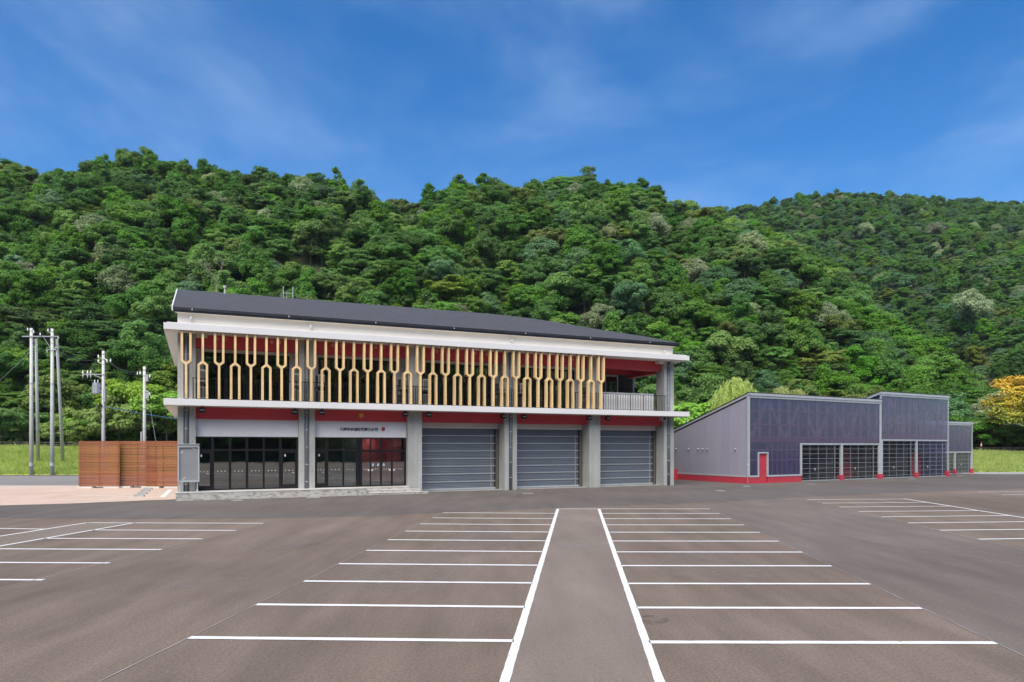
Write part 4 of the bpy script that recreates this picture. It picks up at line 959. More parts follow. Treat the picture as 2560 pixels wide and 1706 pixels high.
fin = MB()
for k in range(7): a_ = math.pi * (.9 + .2 * k); fin.box(-.62 + .37 * math.cos(a_) - .012, -.62 + .37 * math.cos(a_) + .012, -.05 + .37 * math.sin(a_) - .012, -.05 + .37 * math.sin(a_) + .012, 8.2, 8.95)
fin.build('fin', M['steel'], tro)
ins(tro, -.80, -.05, 9.14, True, .05, 'bushing'); ins(tro, -.50, -.05, 9.14, True, .05, 'bushing')
sa = MB().box(-1.95, .25, -.16, -.09, 9.92, 10.02); sa.tube([(0, -.12, 9.55), (-.9, -.12, 9.93)], .02, 6); sa.build('side_arm', M['steel'], p3)
for x in (-1.9, -1.45, -1.15): ins(p3, x, -.12, 10.02); ins(p3, x, -.12, 9.92, False, .06)
ins(p3, -.42, -.1, 11.1); ins(p3, -.42, -.1, 11.55); ins(p3, .42, -.1, 11.1); ins(p3, .75, -.1, 11.15)
b3 = MB().tube([(-.45, -.1, 11.15), (.1, -.12, 10.95)], .03, 6); b3.tube([(0, -.1, 11.6), (.42, -.1, 11.35)], .05, 6); b3.tube([(-.45, -.1, 11.55), (.2, -.1, 11.6)], .025, 6); b3.build('bracket', M['steel'], p3)
MB().box(.10, .30, -.20, .04, 7.3, 8.6).build('cable_duct', M['steel'], p3)
cbx = MB(); cbx.tube([(-.15, -.2, 7.2), (-.32, -.2, 6.9), (-.30, -.2, 6.4), (-.12, -.2, 6.1), (-.1, -.2, 5.8)], .06, 6); cbx.box(-.28, .0, -.28, -.1, 6.8, 7.05); cbx.build('cable_coil', M['rubber'], p3)
p4 = pole('utility_pole', 'concrete utility pole nearest the station with small grey boxes', *P4, 0, 10.5, .16, .12)
g4 = MB().box(.16, .42, -.18, .06, 9.1, 9.75); g4.box(.14, .50, -.18, .06, 7.5, 8.05); g4.tube([(.1, -.1, 8.2), (.45, -.12, 8.15), (.55, -.12, 7.8)], .04, 6); g4.build('switch_box', M['steel'], p4)
ins(p4, -.35, -.1, 9.75); ins(p4, .55, -.1, 9.45); ins(p4, .55, -.1, 7.75, True, .06); ins(p4, -.6, -.1, 9.7, True, .06)
MB().tube([(.5, -.12, 7.7), (.58, -.12, 7.3), (.56, -.12, 7.0)], .07, 8).build('cable_end', M['rubber'], p4)
MB().tube([(-.27, -.05, .5), (-.27, -.05, 4.4)], .07, 8).build('conduit', M['alum'], p4)
def wire(a, b, sag, label, r=.018, m=None, name='power_line'):
    a, b = Vector(a), Vector(b); pts = []
    for k in range(17):
        t_ = k / 16; p = a.lerp(b, t_); p.z -= sag * 4 * t_ * (1 - t_); pts.append(p - a)
    o = MB().tube(pts, r, 5).build(name, m or M['rubber']); o.location = a
    return tag(o, label, 'cable', 'overhead wires')
wire((PA[0] + .35, 71.95, 15.25), (P3[0] - .42, 65.9, 11.85), .7, 'upper black wire from the left twin pole to the transformer pole', .02)
wire((PB[0] + .42, 71.95, 13.4), (P3[0] - .42, 65.9, 11.4), .55, 'thick black cable bundle from the right twin pole to the transformer pole', .045)
wire((PB[0] + .42, 71.95, 13.2), (P3[0] - .42, 65.9, 11.2), .75, 'lower black wire from the right twin pole to the transformer pole', .022)
wire((P3[0] + .42, 65.9, 11.3), (P4[0] - .35, 63.9, 9.95), .35, 'upper black cable from the transformer pole to the pole by the station', .035)
wire((P3[0] + .75, 65.9, 11.2), (P4[0] - .35, 63.9, 9.8), .5, 'lower black cable from the transformer pole to the pole by the station', .022)
wire((P3[0] + .1, 65.9, 6.9), (-23.0, 60.0, 4.8), .25, 'blue cable running from the transformer pole towards the station', .03, M['bluecable'])
wire((PA[0], 72.1, 13.1), (-58.5, 70.0, 4.2), .0, 'thin guy wire falling to the left from the twin poles', .014, M['steel'], 'guy_wire')
wire((PA[0], 72.0, 13.1), (PB[0], 72.0, 13.0), .04, 'thin wire strung between the twin poles', .012)
wire((P4[0] + .5, 63.9, 7.3), (P4[0] + 2.1, 63.0, .2), .0, 'thin guy wire falling to the right of the pole by the station', .012, M['steel'], 'guy_wire')
wire((-70, 88, 21.8), (-8, 95, 18.3), 1.2, 'faint high wire crossing the forest behind the poles', .014)
wire((20, 92, 11.6), (85, 98, 14.0), .9, 'faint wire crossing the forest above the translucent garage', .014)
# red and white snow pole at the right guardrail
X_ = (2448 - CXP) / FPX * 92.0
sp_ = thing('snow_pole', 'red and white striped marker pole at the right guardrail', 'marker pole', (X_, 91.6, bank_top(X_) - .6))
for k in range(8): MB().tube([(0, 0, .24 * k), (0, 0, .24 * (k + 1))], .075, 10).build('stripe', M['redbright'] if k % 2 else M['porcelain'], sp_)
# white pipe fence out of frame on the right (seen in the glass)
wf = thing('white_fence', 'white pipe fence mirrored in the entrance glass', 'fence', (13.4, 10.6, 0), R(38))
MB().box(0, 6.2, -.025, .025, 1.05, 1.10).build('top_rail', M['porcelain'], wf); MB().box(0, 6.2, -.02, .02, .12, .16).build('bottom_rail', M['porcelain'], wf)
wm = MB().box(-.014, .014, -.014, .014, .16, 1.05).mesh('baluster', M['porcelain'])
for k in range(48): link('baluster', wm, wf, (.05 + k * .13, 0, 0))
# ------------------------------------------------------------------ wooded hills
DX = 1176.5; DF = 1569.0; DH = 1027.0
ax_ = np.array([-1200, -400, 0, 60, 130, 250, 400, 500, 600, 720, 800, 860, 920, 960, 1000, 1040, 1100, 1150, 1200, 1250, 1310, 1380, 1440, 1480, 1520, 1580, 1658, 1765, 1889, 1943, 1989, 2042, 2120, 2174, 2240, 2400, 3600], float)
ay_ = np.array([380, 380, 368, 385, 400, 388, 380, 386, 402, 412, 438, 446, 452, 455, 442, 424, 424, 432, 427, 412, 400, 412, 412, 432, 455, 468, 493, 539, 603, 653, 713, 760, 813, 866, 930, 1010, 1020], float)
axc = np.array([-1200, 0, 400, 800, 1000, 1310, 1520, 1658, 1765, 1889, 1989, 2120, 2240, 2400, 3600], float); ayc = np.array([190, 190, 195, 190, 185, 200, 195, 188, 180, 168, 155, 138, 124, 116, 114], float)
axf = np.array([-1200, 0, 1176, 2353, 3600], float); ayf = np.array([96, 97, 100, 107, 109], float)
bx_ = np.array([-1200, 1300, 1500, 1600, 1650, 1690, 1750, 1820, 1880, 1950, 2050, 2150, 2250, 2353, 2600, 3600], float)
by_ = np.array([900, 700, 520, 484, 478, 470, 460, 446, 435, 436, 441, 446, 452, 460, 470, 480], float)
bxf = np.array([-1200, 1600, 1900, 2042, 2174, 2240, 2353, 2600, 3600], float); byf = np.array([240, 240, 222, 200, 178, 164, 146, 136, 134], float)
BYC = 400.0; TREE = 7.2
def hill(X, Y):
    X = np.asarray(X, float); Y = np.asarray(Y, float); x = DX + DF * X / Y
    zb = 3.0 - .0055 * (X + 60)
    zb = np.clip(zb, 2.2, 3.1)
    def one(sil, yc, yf, back):
        zc = EYE + (DH - sil) / DF * yc - TREE; zc = np.maximum(zc, zb)
        w = (Y - yf) / (yc - yf); wc = np.clip(w, 0, 1)
        z = zb + (zc - zb) * wc * (1.18 - .18 * wc)
        z = np.where(w > 1, zc - (Y - yc) * back, z)
        return np.where(w < 0, zb - .02, z), wc
    zA, wA = one(np.interp(x, ax_, ay_), np.interp(x, axc, ayc), np.interp(x, axf, ayf), .35)
    zB, wB = one(np.interp(x, bx_, by_), BYC, np.interp(x, bxf, byf), .2)
    z = np.maximum(zA, zB); w = np.where(zA >= zB, wA, wB)
    amp = 4.0 * np.sin(np.pi * np.clip(w, 0, 1)) ** 1.0
    bump = np.sin(X * .085 + 1.3 + Y * .02) * np.cos(Y * .05 + X * .03) + .6 * np.sin(X * .19 - Y * .06 + .7)
    return np.maximum(z + amp * bump * .9, zb - .05)
tt = np.linspace(-1.3, 1.25, 180); yy = np.concatenate([np.linspace(90, 210, 60), np.linspace(216, 450, 44)])
TT, YY = np.meshgrid(tt, yy, indexing='ij'); XX = TT * YY; ZZ = hill(XX, YY) - .15
V = np.stack([XX, YY, ZZ], -1).reshape(-1, 3); ni, nj = TT.shape
F_ = [(i*nj+j, (i+1)*nj+j, (i+1)*nj+j+1, i*nj+j+1) for i in range(ni - 1) for j in range(nj - 1)]
M['forestfloor'] = mat('forest_floor', (.05, .075, .025), .95, .3, .3, c2=(.08, .10, .04), bump=.5, bscale=2)
tag(MB().add([tuple(map(float, v)) for v in V], F_).build('hillside', M['forestfloor'], smooth=True), kind='structure')

# ------------------------------------------------------------------ tree kinds
def unit(v): return v / np.maximum(np.linalg.norm(v, axis=-1, keepdims=True), 1e-9)
def leaf_quads(P, N, size, r, aspect=.62):
    n = len(P); t = unit(np.cross(N, unit(r.normal(size=(n, 3))))); b = np.cross(N, t)
    s = (size * r.uniform(.6, 1.35, n))[:, None]
    bend = N * s * r.uniform(-.25, .25, n)[:, None]
    return np.stack([P - t * s, P - b * s * aspect + bend, P + t * s, P + b * s * aspect + bend], 1).reshape(-1, 3)
def crown_pts(seed, Rr, H0, H1, nl=6, nb=16, nf=165, flat=.6, spread=.5, lobe=.52, bough=.24, layered=0.0):
    r = np.random.default_rng(seed); C = np.array([0, 0, (H0 + H1) / 2]); Rz = (H1 - H0) / 2
    ext = np.array([Rr, Rr, Rz]); Ps = []; Ns = []
    lob = [np.array([0, 0, .25])] + [unit(r.normal(size=3) * np.array([1, 1, .7])) * r.uniform(.35, 1) * spread / .62 for _ in range(nl)]
    for lc in lob:
        lr = lobe * r.uniform(.75, 1.15)
        for _ in range(nb):
            d = unit(r.normal(size=3) + np.array([0, 0, .35]))
            if d[2] < -.45: continue
            bc = (lc + d * lr * r.uniform(.7, 1.0)); br = bough * r.uniform(.6, 1.25)
            k = nf; q = unit(r.normal(size=(k, 3)) + np.array([0, 0, .45])) * (r.uniform(0, 1, (k, 1)) ** .33)
            fl = flat if r.random() > layered else .28
            pts = bc + q * br * np.array([1, 1, fl])
            nn = unit(.8 * q + .25 * d + np.array([0, 0, .55]) + .38 * r.normal(size=(k, 3)))
            Ps.append(pts * ext + C); Ns.append(nn)
    return np.concatenate(Ps), np.concatenate(Ns), r
def crown(seed, Rr, H0, H1, leaf=.30, m=None, **k):
    P, N, r = crown_pts(seed, Rr, H0, H1, **k); me = tri_mesh('crown', leaf_quads(P, N, leaf, r), 4); me.materials.append(m); return me
def trunk_mesh(seed, Hc, r0, Rr, limbs=5):
    r = np.random.default_rng(seed + 900); b = MB()
    lean = r.normal(0, .25, 2)
    b.tube([(0, 0, -.8), (lean[0] * .3, lean[1] * .3, Hc * .35), (lean[0], lean[1], Hc * .7)], [r0, r0 * .75, r0 * .35], 7)
    for k in range(limbs):
        a = 2 * math.pi * (k + r.random() * .6) / limbs; z = Hc * r.uniform(.3, .55); L = Rr * r.uniform(.5, .8)
        b.tube([(lean[0] * .4, lean[1] * .4, z), (math.cos(a) * L * .5, math.sin(a) * L * .5, z + L * .35), (math.cos(a) * L, math.sin(a) * L, z + L * .8)], [r0 * .4, r0 * .25, r0 * .1], 5)
    return b.mesh('trunk', M['bark'], True)
LM = {
 'dark': leafmat('leaves_dark', (0.061, 0.163, 0.020), (0.108, 0.238, 0.030)),
 'mid': leafmat('leaves_mid', (0.096, 0.238, 0.025), (0.163, 0.339, 0.041)),
 'bright': leafmat('leaves_bright', (.16, .31, .042), (.25, .40, .068), .38),
 'blue': leafmat('leaves_bluish', (0.102, 0.221, 0.084), (0.178, 0.326, 0.130)),
 'pale': leafmat('leaves_pale', (.25, .33, .145), (.40, .47, .24)),
 'olive': leafmat('leaves_olive', (0.146, 0.226, 0.030), (0.239, 0.316, 0.050)),
 'lime': leafmat('leaves_lime', (.22, .40, .05), (.36, .53, .085), .4),
 'larch': leafmat('leaves_larch', (0.080, 0.177, 0.030), (0.135, 0.259, 0.048)),
}
KINDS = []   # (species, crown mesh, trunk mesh, description)
def addkind(sp, desc, seed, Rr, H0, H1, leaf=.155, **k):
    KINDS.append((sp, crown(seed, Rr, H0, H1, leaf, LM[sp], **k), trunk_mesh(seed, H1, .20, Rr), desc))
addkind('dark', 'dark green broadleaf tree with a rounded crown', 1, 4.0, 2.0, 9.6)
addkind('dark', 'dark green broadleaf tree with a broad tiered crown', 2, 4.5, 2.2, 8.8, layered=.7, nb=18)
addkind('mid', 'mid green broadleaf tree with a billowing crown', 3, 4.2, 1.8, 10.0, nl=7)
addkind('mid', 'mid green broadleaf tree with flat leafy tiers', 4, 4.4, 2.4, 9.0, layered=.85, flat=.4)
addkind('mid', 'mid green broadleaf tree with a narrow tall crown', 5, 3.2, 1.8, 10.8, nl=7)
addkind('bright', 'bright yellow-green broadleaf tree with a loose crown', 6, 3.8, 2.0, 8.8, layered=.5)
addkind('blue', 'bluish green broadleaf tree with a rounded crown', 7, 3.9, 2.0, 9.8, leaf=.145, nf=175)
addkind('pale', 'pale silvery green tree with a domed crown', 8, 3.9, 2.0, 9.8, leaf=.145, nf=175, flat=.8)
addkind('olive', 'olive green broadleaf tree with a rounded crown', 9, 4.0, 2.0, 9.2)
addkind('larch', 'dark conical conifer', 10, 2.6, 1.0, 11.5, nl=10, spread=.48, lobe=.40, layered=.5)
addkind('dark', 'deep green broadleaf tree with an uneven crown', 11, 4.1, 1.6, 9.8, nl=8, lobe=.42, spread=.6)
addkind('mid', 'green broadleaf tree with a lumpy wide crown', 12, 4.6, 2.0, 9.2, nl=8, lobe=.44, spread=.58)
addkind('bright', 'light green broadleaf tree with a rounded crown', 13, 3.8, 1.8, 9.4, nl=7)
addkind('olive', 'olive green broadleaf tree with layered boughs', 14, 4.2, 2.0, 9.0, layered=.8, flat=.4)
WGT = np.array([.11, .10, .13, .13, .09, .05, .08, .035, .035, .008, .11, .12, .04, .03]); WGT /= WGT.sum()

pts = []
r = np.random.default_rng(77)
def fill(y0, y1, sp, keep):
    Y = y0
    while Y < y1:
        X = -1.22 * Y
        while X < 1.12 * Y:
            px, py = X + r.uniform(-.45, .45) * sp, Y + r.uniform(-.45, .45) * sp
            if keep(px, py): pts.append((px, py))
            X += sp
        Y += sp * .9
def xD(X, Y): return DX + DF * X / Y
def keepA(X, Y):
    x = xD(X, Y); return np.interp(x, axf, ayf) - 2 < Y < np.interp(x, axc, ayc) + 7
def keepB(X, Y):
    x = xD(X, Y); return x > 1480 and max(np.interp(x, bxf, byf), np.interp(x, axc, ayc) + 7) < Y < BYC + 8
fill(94, 225, 4.8, keepA); fill(114, 410, 4.9, keepB)
P2 = np.array(pts); Zt = hill(P2[:, 0], P2[:, 1]) - .5
kind = r.choice(len(KINDS), len(P2), p=WGT)
WG2 = WGT * np.array([1.6, 1.5, .8, .9, .8, .3, 3.0, 2.2, .8, 1, 1.6, .9, .4, .8]); WG2 /= WG2.sum()  # dark and bluish kinds favoured: far hill's shade and haze put into leaf colour
kind = np.where(P2[:, 1] > np.interp(DX + DF * P2[:, 0] / P2[:, 1], axc, ayc) + 6, r.choice(len(KINDS), len(P2), p=WG2), kind)
scale = r.uniform(.70, 1.16, len(P2)) * np.where(P2[:, 1] > np.interp(DX + DF * P2[:, 0] / P2[:, 1], axc, ayc) + 6, .82, 1.0)
rot = r.uniform(0, 2 * np.pi, len(P2))
# how large each shows: nearest in-frame trees first; hidden behind the buildings last
px = CXP + FPX * P2[:, 0] / P2[:, 1]; top = HYP - FPX * (Zt + 8.5 * scale - EYE) / P2[:, 1]
def hidden(x, y): return (430 < x < 1700 and y > 735 + (x - 430) * .09) or (1690 < x < 2440 and y > 1000) or x < -25 or x > 2585 or y < -50
vis = np.array([not hidden(a, b) for a, b in zip(px, top)])
order = np.argsort(np.where(vis, -scale / P2[:, 1], 1.0))
NIND = 285
SHORT = ['dark round-crowned', 'dark tiered', 'mid green billowing', 'mid green flat-tiered', 'mid green narrow', 'yellow-green loose', 'bluish green', 'pale silvery', 'olive green', 'dark conifer-like', 'deep green uneven', 'green wide lumpy', 'light green rounded', 'olive layered']
def where_(x, y):
    D_ = x * .91914
    h = 'slope behind the poles' if D_ < 380 else 'slope above the left roof' if D_ < 800 else 'slope above the middle roof' if D_ < 1250 else 'slope above the right roof' if D_ < 1600 else 'slope above the garage' if D_ < 2000 else 'slope at the right edge'
    return ('low on the ' if y > 760 else 'mid-height on the ' if y > 560 else 'high on the ') + h
ORD = ['', 'leftmost', 'second', 'third', 'fourth', 'fifth', 'sixth', 'seventh', 'eighth', 'ninth', 'tenth', 'eleventh', 'twelfth', 'thirteenth', 'fourteenth', 'fifteenth', 'sixteenth', 'seventeenth', 'eighteenth', 'nineteenth', 'twentieth']
def tree_labels(idx):
    base = {i: SHORT[int(kind[i])] + ' tree ' + where_(px[i], top[i]) for i in idx}; grp = {}
    for i in idx: grp.setdefault(base[i], []).append(i)
    out = {}
    for bl, li in grp.items():
        li.sort(key=lambda i: px[i])
        for n_, i in enumerate(li): out[i] = bl if len(li) == 1 else bl + ', ' + (ORD[n_ + 1] + ' of these' if n_ == 0 else ORD[n_ + 1] + ' from left')
    return out
def put_tree(k, x, y, z, s, rz, label, cat='tree', group=None, sz=None):
    sp, cm, tm, desc = KINDS[k]
    t = thing('forest_tree', label, cat, (float(x), float(y), float(z)), float(rz), group); t.scale = (s, s, sz or s)
    link('crown', cm, t); link('trunk', tm, t); return t
proto = {}
LBL = tree_labels([int(i) for i in order[:NIND]])
for i in order[:NIND]:
    k = int(kind[i])
    t = put_tree(k, P2[i, 0], P2[i, 1], Zt[i], float(scale[i]), rot[i], LBL[int(i)], 'tree', 'trees on the wooded hill')
    proto.setdefault(k, t)
for k in range(len(KINDS)):
    if k not in proto: proto[k] = put_tree(k, -95 + 9 * k, 118, float(hill(-95 + 9 * k, 118)) - .4, 1.0, 0, KINDS[k][3] + ' among the lower trees of the wooded hill', 'tree', 'trees on the wooded hill')
# special trees on the left ridge
ridge = [(172, 388, 1, .9), (212, 352, 10, 1.0), (240, 350, 4, 1.0), (288, 338, 4, 1.25), (315, 335, 2, 1.15), (342, 342, 4, 1.15), (378, 352, 10, 1.05), (425, 362, 4, .95), (470, 362, 4, 1.05), (515, 388, 10, .8), (30, 352, 1, 1.0), (690, 405, 4, .8), (720, 402, 2, .85)]
for n_, (xd, yd, k, s) in enumerate(ridge):
    Yr = 191.0; X = (xd - DX) / DF * Yr; zt = EYE + (DH - yd) / DF * Yr
    put_tree(k, X, Yr, float(hill(X, Yr)) - .3, s, n_ * 1.3, ['dark', 'tall dark'][s > 1] + ' tree standing out on the left skyline, %s from the left' % ['second', 'third', 'fourth', 'fifth', 'sixth', 'seventh', 'eighth', 'ninth', 'tenth', 'eleventh', 'first', 'twelfth', 'thirteenth'][n_], 'tree', 'skyline trees', sz=max(.5, (zt - float(hill(X, Yr))) / 10.6))
# tall slender tree on the skyline
tall = crown(41, 3.3, 1.2, 13.5, .18, LM['mid'], nl=16, nb=10, nf=80, spread=.58, lobe=.28, bough=.18)
Yr = 190.0; X = (777 - DX) / DF * Yr
t = thing('forest_tree', 'tall slender sparse tree rising above the skyline over the station roof', 'tree', (X, Yr, float(hill(X, Yr)) - .3), 0)
link('crown', tall, t); link('trunk', trunk_mesh(41, 13, .22, 2.0), t)
tz = EYE + (DH - 370) / DF * Yr; t.scale = (1, 1, (tz - float(hill(X, Yr))) / 13.4)

# trees that stand out by their colour
def ground_hit(xd, yd):
    for Y in np.arange(98, 395, 1.0):
        X = (xd - DX) / DF * Y
        if DH - DF * (float(hill(X, Y)) - EYE) / Y <= yd: return X, Y
    return (xd - DX) / DF * 390, 390.0
for xd, yd, k, s, lab in ((285, 742, 7, 1.15, 'large pale cream-green tree above the transformer pole'), (240, 655, 7, .9, 'pale cream-green tree just up the slope from the large pale one'), (640, 512, 5, .75, 'vivid yellow-green tree on the left hill'),
        (1488, 590, 7, 1.2, 'pale grey-green tree on the spur above the right end of the roof'), (1592, 575, 7, .95, 'pale tree on the spur below the saddle'), (1330, 470, 12, .9, 'light green domed tree near the middle summit'),
        (2228, 775, 7, 1.7, 'big pale grey-green domed tree on the right slope'), (2150, 560, 7, 1.1, 'pale tree below the right ridge'), (1985, 560, 7, 1.1, 'pale rounded tree in the upper right wood'), (1265, 830, 12, .8, 'small light green tree just above the roof'), (330, 415, 8, 1.0, 'olive yellow tree below the left skyline trees'),
        (1100, 800, 5, .7, 'yellow-green tree just above the middle of the roof'), (1215, 500, 8, .9, 'yellowish cone-shaped tree below the middle summit'), (1560, 770, 5, .8, 'yellow-green tree on the slope right of the roof end')):
    X, Y = ground_hit(xd, yd); put_tree(k, X, Y, float(hill(X, Y)) - .2, s, xd * .1, lab, 'tree', 'trees that stand out by colour')

# the rest of the wood: one object of instanced crowns
rest = [i for i in order[NIND:]]
RP = [(P2[i, 0], P2[i, 1], Zt[i], scale[i], rot[i], kind[i]) for i in rest]
def back_z(rad): return -.3 + max(0, rad - 60) * .52
for ring in range(13):                        # wooded slope on the far side of the valley, behind the camera
    rad = 62 + 6.0 * ring; a = 60.0
    while a < 300:
        x, y = rad * math.sin(R(a)), rad * math.cos(R(a)) * .95
        RP.append((x + r.uniform(-2, 2), y + r.uniform(-2, 2), back_z(rad) - .3, r.uniform(.9, 1.35), r.uniform(0, 6.28), r.choice(len(KINDS), p=WGT)))
        a += 6.2 * 57.3 / rad
vs = []; fs = []; na = 60
for i in range(na + 1):
    a = 58 + 244 * i / na
    for rad in (56, 61, 80, 110, 142, 170): vs.append((rad * math.sin(R(a)), rad * math.cos(R(a)) * .95, back_z(rad) if rad < 150 else 42.0))
    if i:
        for j in range(5): fs.append(((i-1)*6+j, i*6+j, i*6+j+1, (i-1)*6+j+1))
tag(MB().add(vs, fs).build('opposite_hillside', M['forestfloor'], smooth=True), kind='structure')
for t_ in np.arange(-.95, .75, .0135):              # young trees filling the crest lines
    Y = np.interp(DX + DF * t_, axc, ayc) + r.uniform(-5, 5); X = t_ * Y
    RP.append((X, Y, float(hill(X, Y)) - 1.0, r.uniform(.5, .8), r.uniform(0, 6.28), r.choice(len(KINDS), p=WGT)))
for xd in np.arange(1600, 2235, 13.0):               # lighter crown kinds along the near spur's crest, its lit flank put into colour
    t_ = (xd - DX) / DF
    for back in (1, 6, 11):
        Y = np.interp(xd, axc, ayc) - back + r.uniform(-1.5, 1.5); X = t_ * Y
        RP.append((X, Y, float(hill(X, Y)) - .2, r.uniform(.75, 1.05), r.uniform(0, 6.28), r.choice([2, 3, 11, 12, 5, 2, 11])))
# low undergrowth along the foot of the wood
qx = r.uniform(-.95, .95, 2600); qw = r.uniform(0, 1, 2600)
for t_, w_ in zip(qx, qw):                          # saplings between the big crowns
    x_ = DX + DF * t_; far = x_ > 1650 and r.random() < .5
    Y = (np.interp(x_, bxf, byf) + (BYC - np.interp(x_, bxf, byf)) * w_) if far else (np.interp(x_, axf, ayf) + (np.interp(x_, axc, ayc) - np.interp(x_, axf, ayf)) * w_)
    X = t_ * Y; RP.append((X, Y, float(hill(X, Y)) - .8, r.uniform(.42, .62), r.uniform(0, 6.28), r.choice([2, 3, 5, 6, 11, 12])))
ux = r.uniform(-.95, .95, 900); uy = r.uniform(0, 1, 900) ** 1.6
for t_, w_ in zip(ux, uy):
    Yf = np.interp(DX + DF * t_, axf, ayf); Y = Yf - 3 + 26 * w_; X = t_ * Y
    RP.append((X, Y, float(hill(X, Y)) - .8, r.uniform(.30, .5), r.uniform(0, 6.28), r.choice([0, 2, 3, 5, 10, 11, 13])))
RP = np.array(RP, float); RP[:, 2] -= .9 * RP[:, 3]
fm_ = bpy.data.meshes.new('forest'); fm_.vertices.add(len(RP)); fm_.vertices.foreach_set('co', RP[:, :3].astype(np.float32).ravel())
for nm, ci, ty in (('tscale', 3, 'FLOAT'), ('trot', 4, 'FLOAT'), ('tkind', 5, 'INT')):
    at = fm_.attributes.new(nm, ty, 'POINT'); at.data.foreach_set('value', RP[:, ci].astype(np.int32 if ty == 'INT' else np.float32))
forest = tag(link('forest', fm_), 'dense mixed green forest covering the hills behind the buildings', 'forest', kind='stuff')
ng = bpy.data.node_groups.new('forest_scatter', 'GeometryNodeTree')
ng.interface.new_socket('Geometry', in_out='INPUT', socket_type='NodeSocketGeometry'); ng.interface.new_socket('Geometry', in_out='OUTPUT', socket_type='NodeSocketGeometry')
gi = ng.nodes.new('NodeGroupInput'); go = ng.nodes.new('NodeGroupOutput')
jg = ng.nodes.new('GeometryNodeJoinGeometry')
def attr(nm, ty):
    a = ng.nodes.new('GeometryNodeInputNamedAttribute'); a.data_type = ty; a.inputs['Name'].default_value = nm; return a.outputs['Attribute']
a_s, a_r, a_k = attr('tscale', 'FLOAT'), attr('trot', 'FLOAT'), attr('tkind', 'INT')
cxyz = ng.nodes.new('ShaderNodeCombineXYZ'); ng.links.new(a_r, cxyz.inputs['Z'])
for k in range(len(KINDS)):
    cmp_ = ng.nodes.new('FunctionNodeCompare'); cmp_.data_type = 'INT'; cmp_.operation = 'EQUAL'
    ia = [s_ for s_ in cmp_.inputs if s_.type == 'INT']; ng.links.new(a_k, ia[0]); ia[1].default_value = k
    ob = ng.nodes.new('GeometryNodeObjectInfo'); ob.inputs['As Instance'].default_value = True; ob.transform_space = 'ORIGINAL'
    ob.inputs['Object'].default_value = [c_ for c_ in proto[k].children if c_.name.startswith('crown')][0]
    ip = ng.nodes.new('GeometryNodeInstanceOnPoints')
    ng.links.new(gi.outputs[0], ip.inputs['Points']); ng.links.new(cmp_.outputs['Result'], ip.inputs['Selection']); ng.links.new(ob.outputs['Geometry'], ip.inputs['Instance'])
    ng.links.new(cxyz.outputs[0], ip.inputs['Rotation']); ng.links.new(a_s, ip.inputs['Scale']); ng.links.new(ip.outputs['Instances'], jg.inputs[0])
ng.links.new(jg.outputs[0], go.inputs[0])
md = forest.modifiers.new('scatter', 'NODES'); md.node_group = ng

# ------------------------------------------------------------------ shrubs and feature trees along the road
def feature(name, label, cat, x, y, z, crown_me, trunk_me, s=1.0, sz=None, rz=0.0, group=None):
    t = thing(name, label, cat, (x, y, z), rz, group); t.scale = (s, s, sz or s); link('crown', crown_me, t); link('trunk', trunk_me, t); return t
BM = [crown(60 + k, 2.2, .1, 3.6, .10, LM[sp], nl=6, nb=16, nf=165, bough=.26) for k, sp in enumerate(('lime', 'mid', 'lime', 'olive'))]
bt = trunk_mesh(60, 2.6, .07, 1.6)
def at(xd, Y): return (xd - DX) / DF * Y
for xd, Y, s, sz, k, lab in ((10, 90, 1.5, 1.5, 1, 'green shrub at the left edge behind the guardrail'), (60, 91, 1.3, 1.3, 1, 'green shrub behind the left twin pole'),
        (150, 88, 1.35, 1.45, 2, 'yellow-green shrub just right of the twin poles'), (195, 89, 1.25, 1.25, 0, 'small bright shrub between the twin poles and the slat screens'), (228, 90, 1.3, 1.3, 1, 'green shrub behind the transformer pole'),
        (275, 88, 1.9, 2.3, 2, 'tall bright yellow-green shrub between the two thinner poles'), (330, 90, 2.2, 2.6, 0, 'large bright green shrub behind the pole by the station'), (385, 89, 1.9, 2.2, 0, 'bright green shrub against the station corner'),
        (420, 92, 1.9, 2.0, 2, 'yellow-green shrub partly behind the station corner'),
        (1600, 98, 2.3, 2.0, 0, 'bright green shrub above the garage beside the station'), (1640, 97, 1.9, 1.6, 1, 'green shrub in front of the willow behind the garage'),
        (2225, 100, 1.7, 1.5, 1, 'green shrub right of the small garage block'), (2262, 100, 1.7, 1.5, 0, 'yellow-green shrub behind the striped marker pole'), (2300, 101, 1.8, 1.3, 3, 'olive shrub below the orange tree'),
        (2345, 101, 1.8, 1.2, 1, 'green shrub at the right edge under the orange tree')):
    X = at(xd, Y); feature('roadside_shrub', lab, 'shrub', X, Y, float(hill(X, Y)) - .15, BM[k], bt, s, sz, xd * .1, 'shrubs along the road')
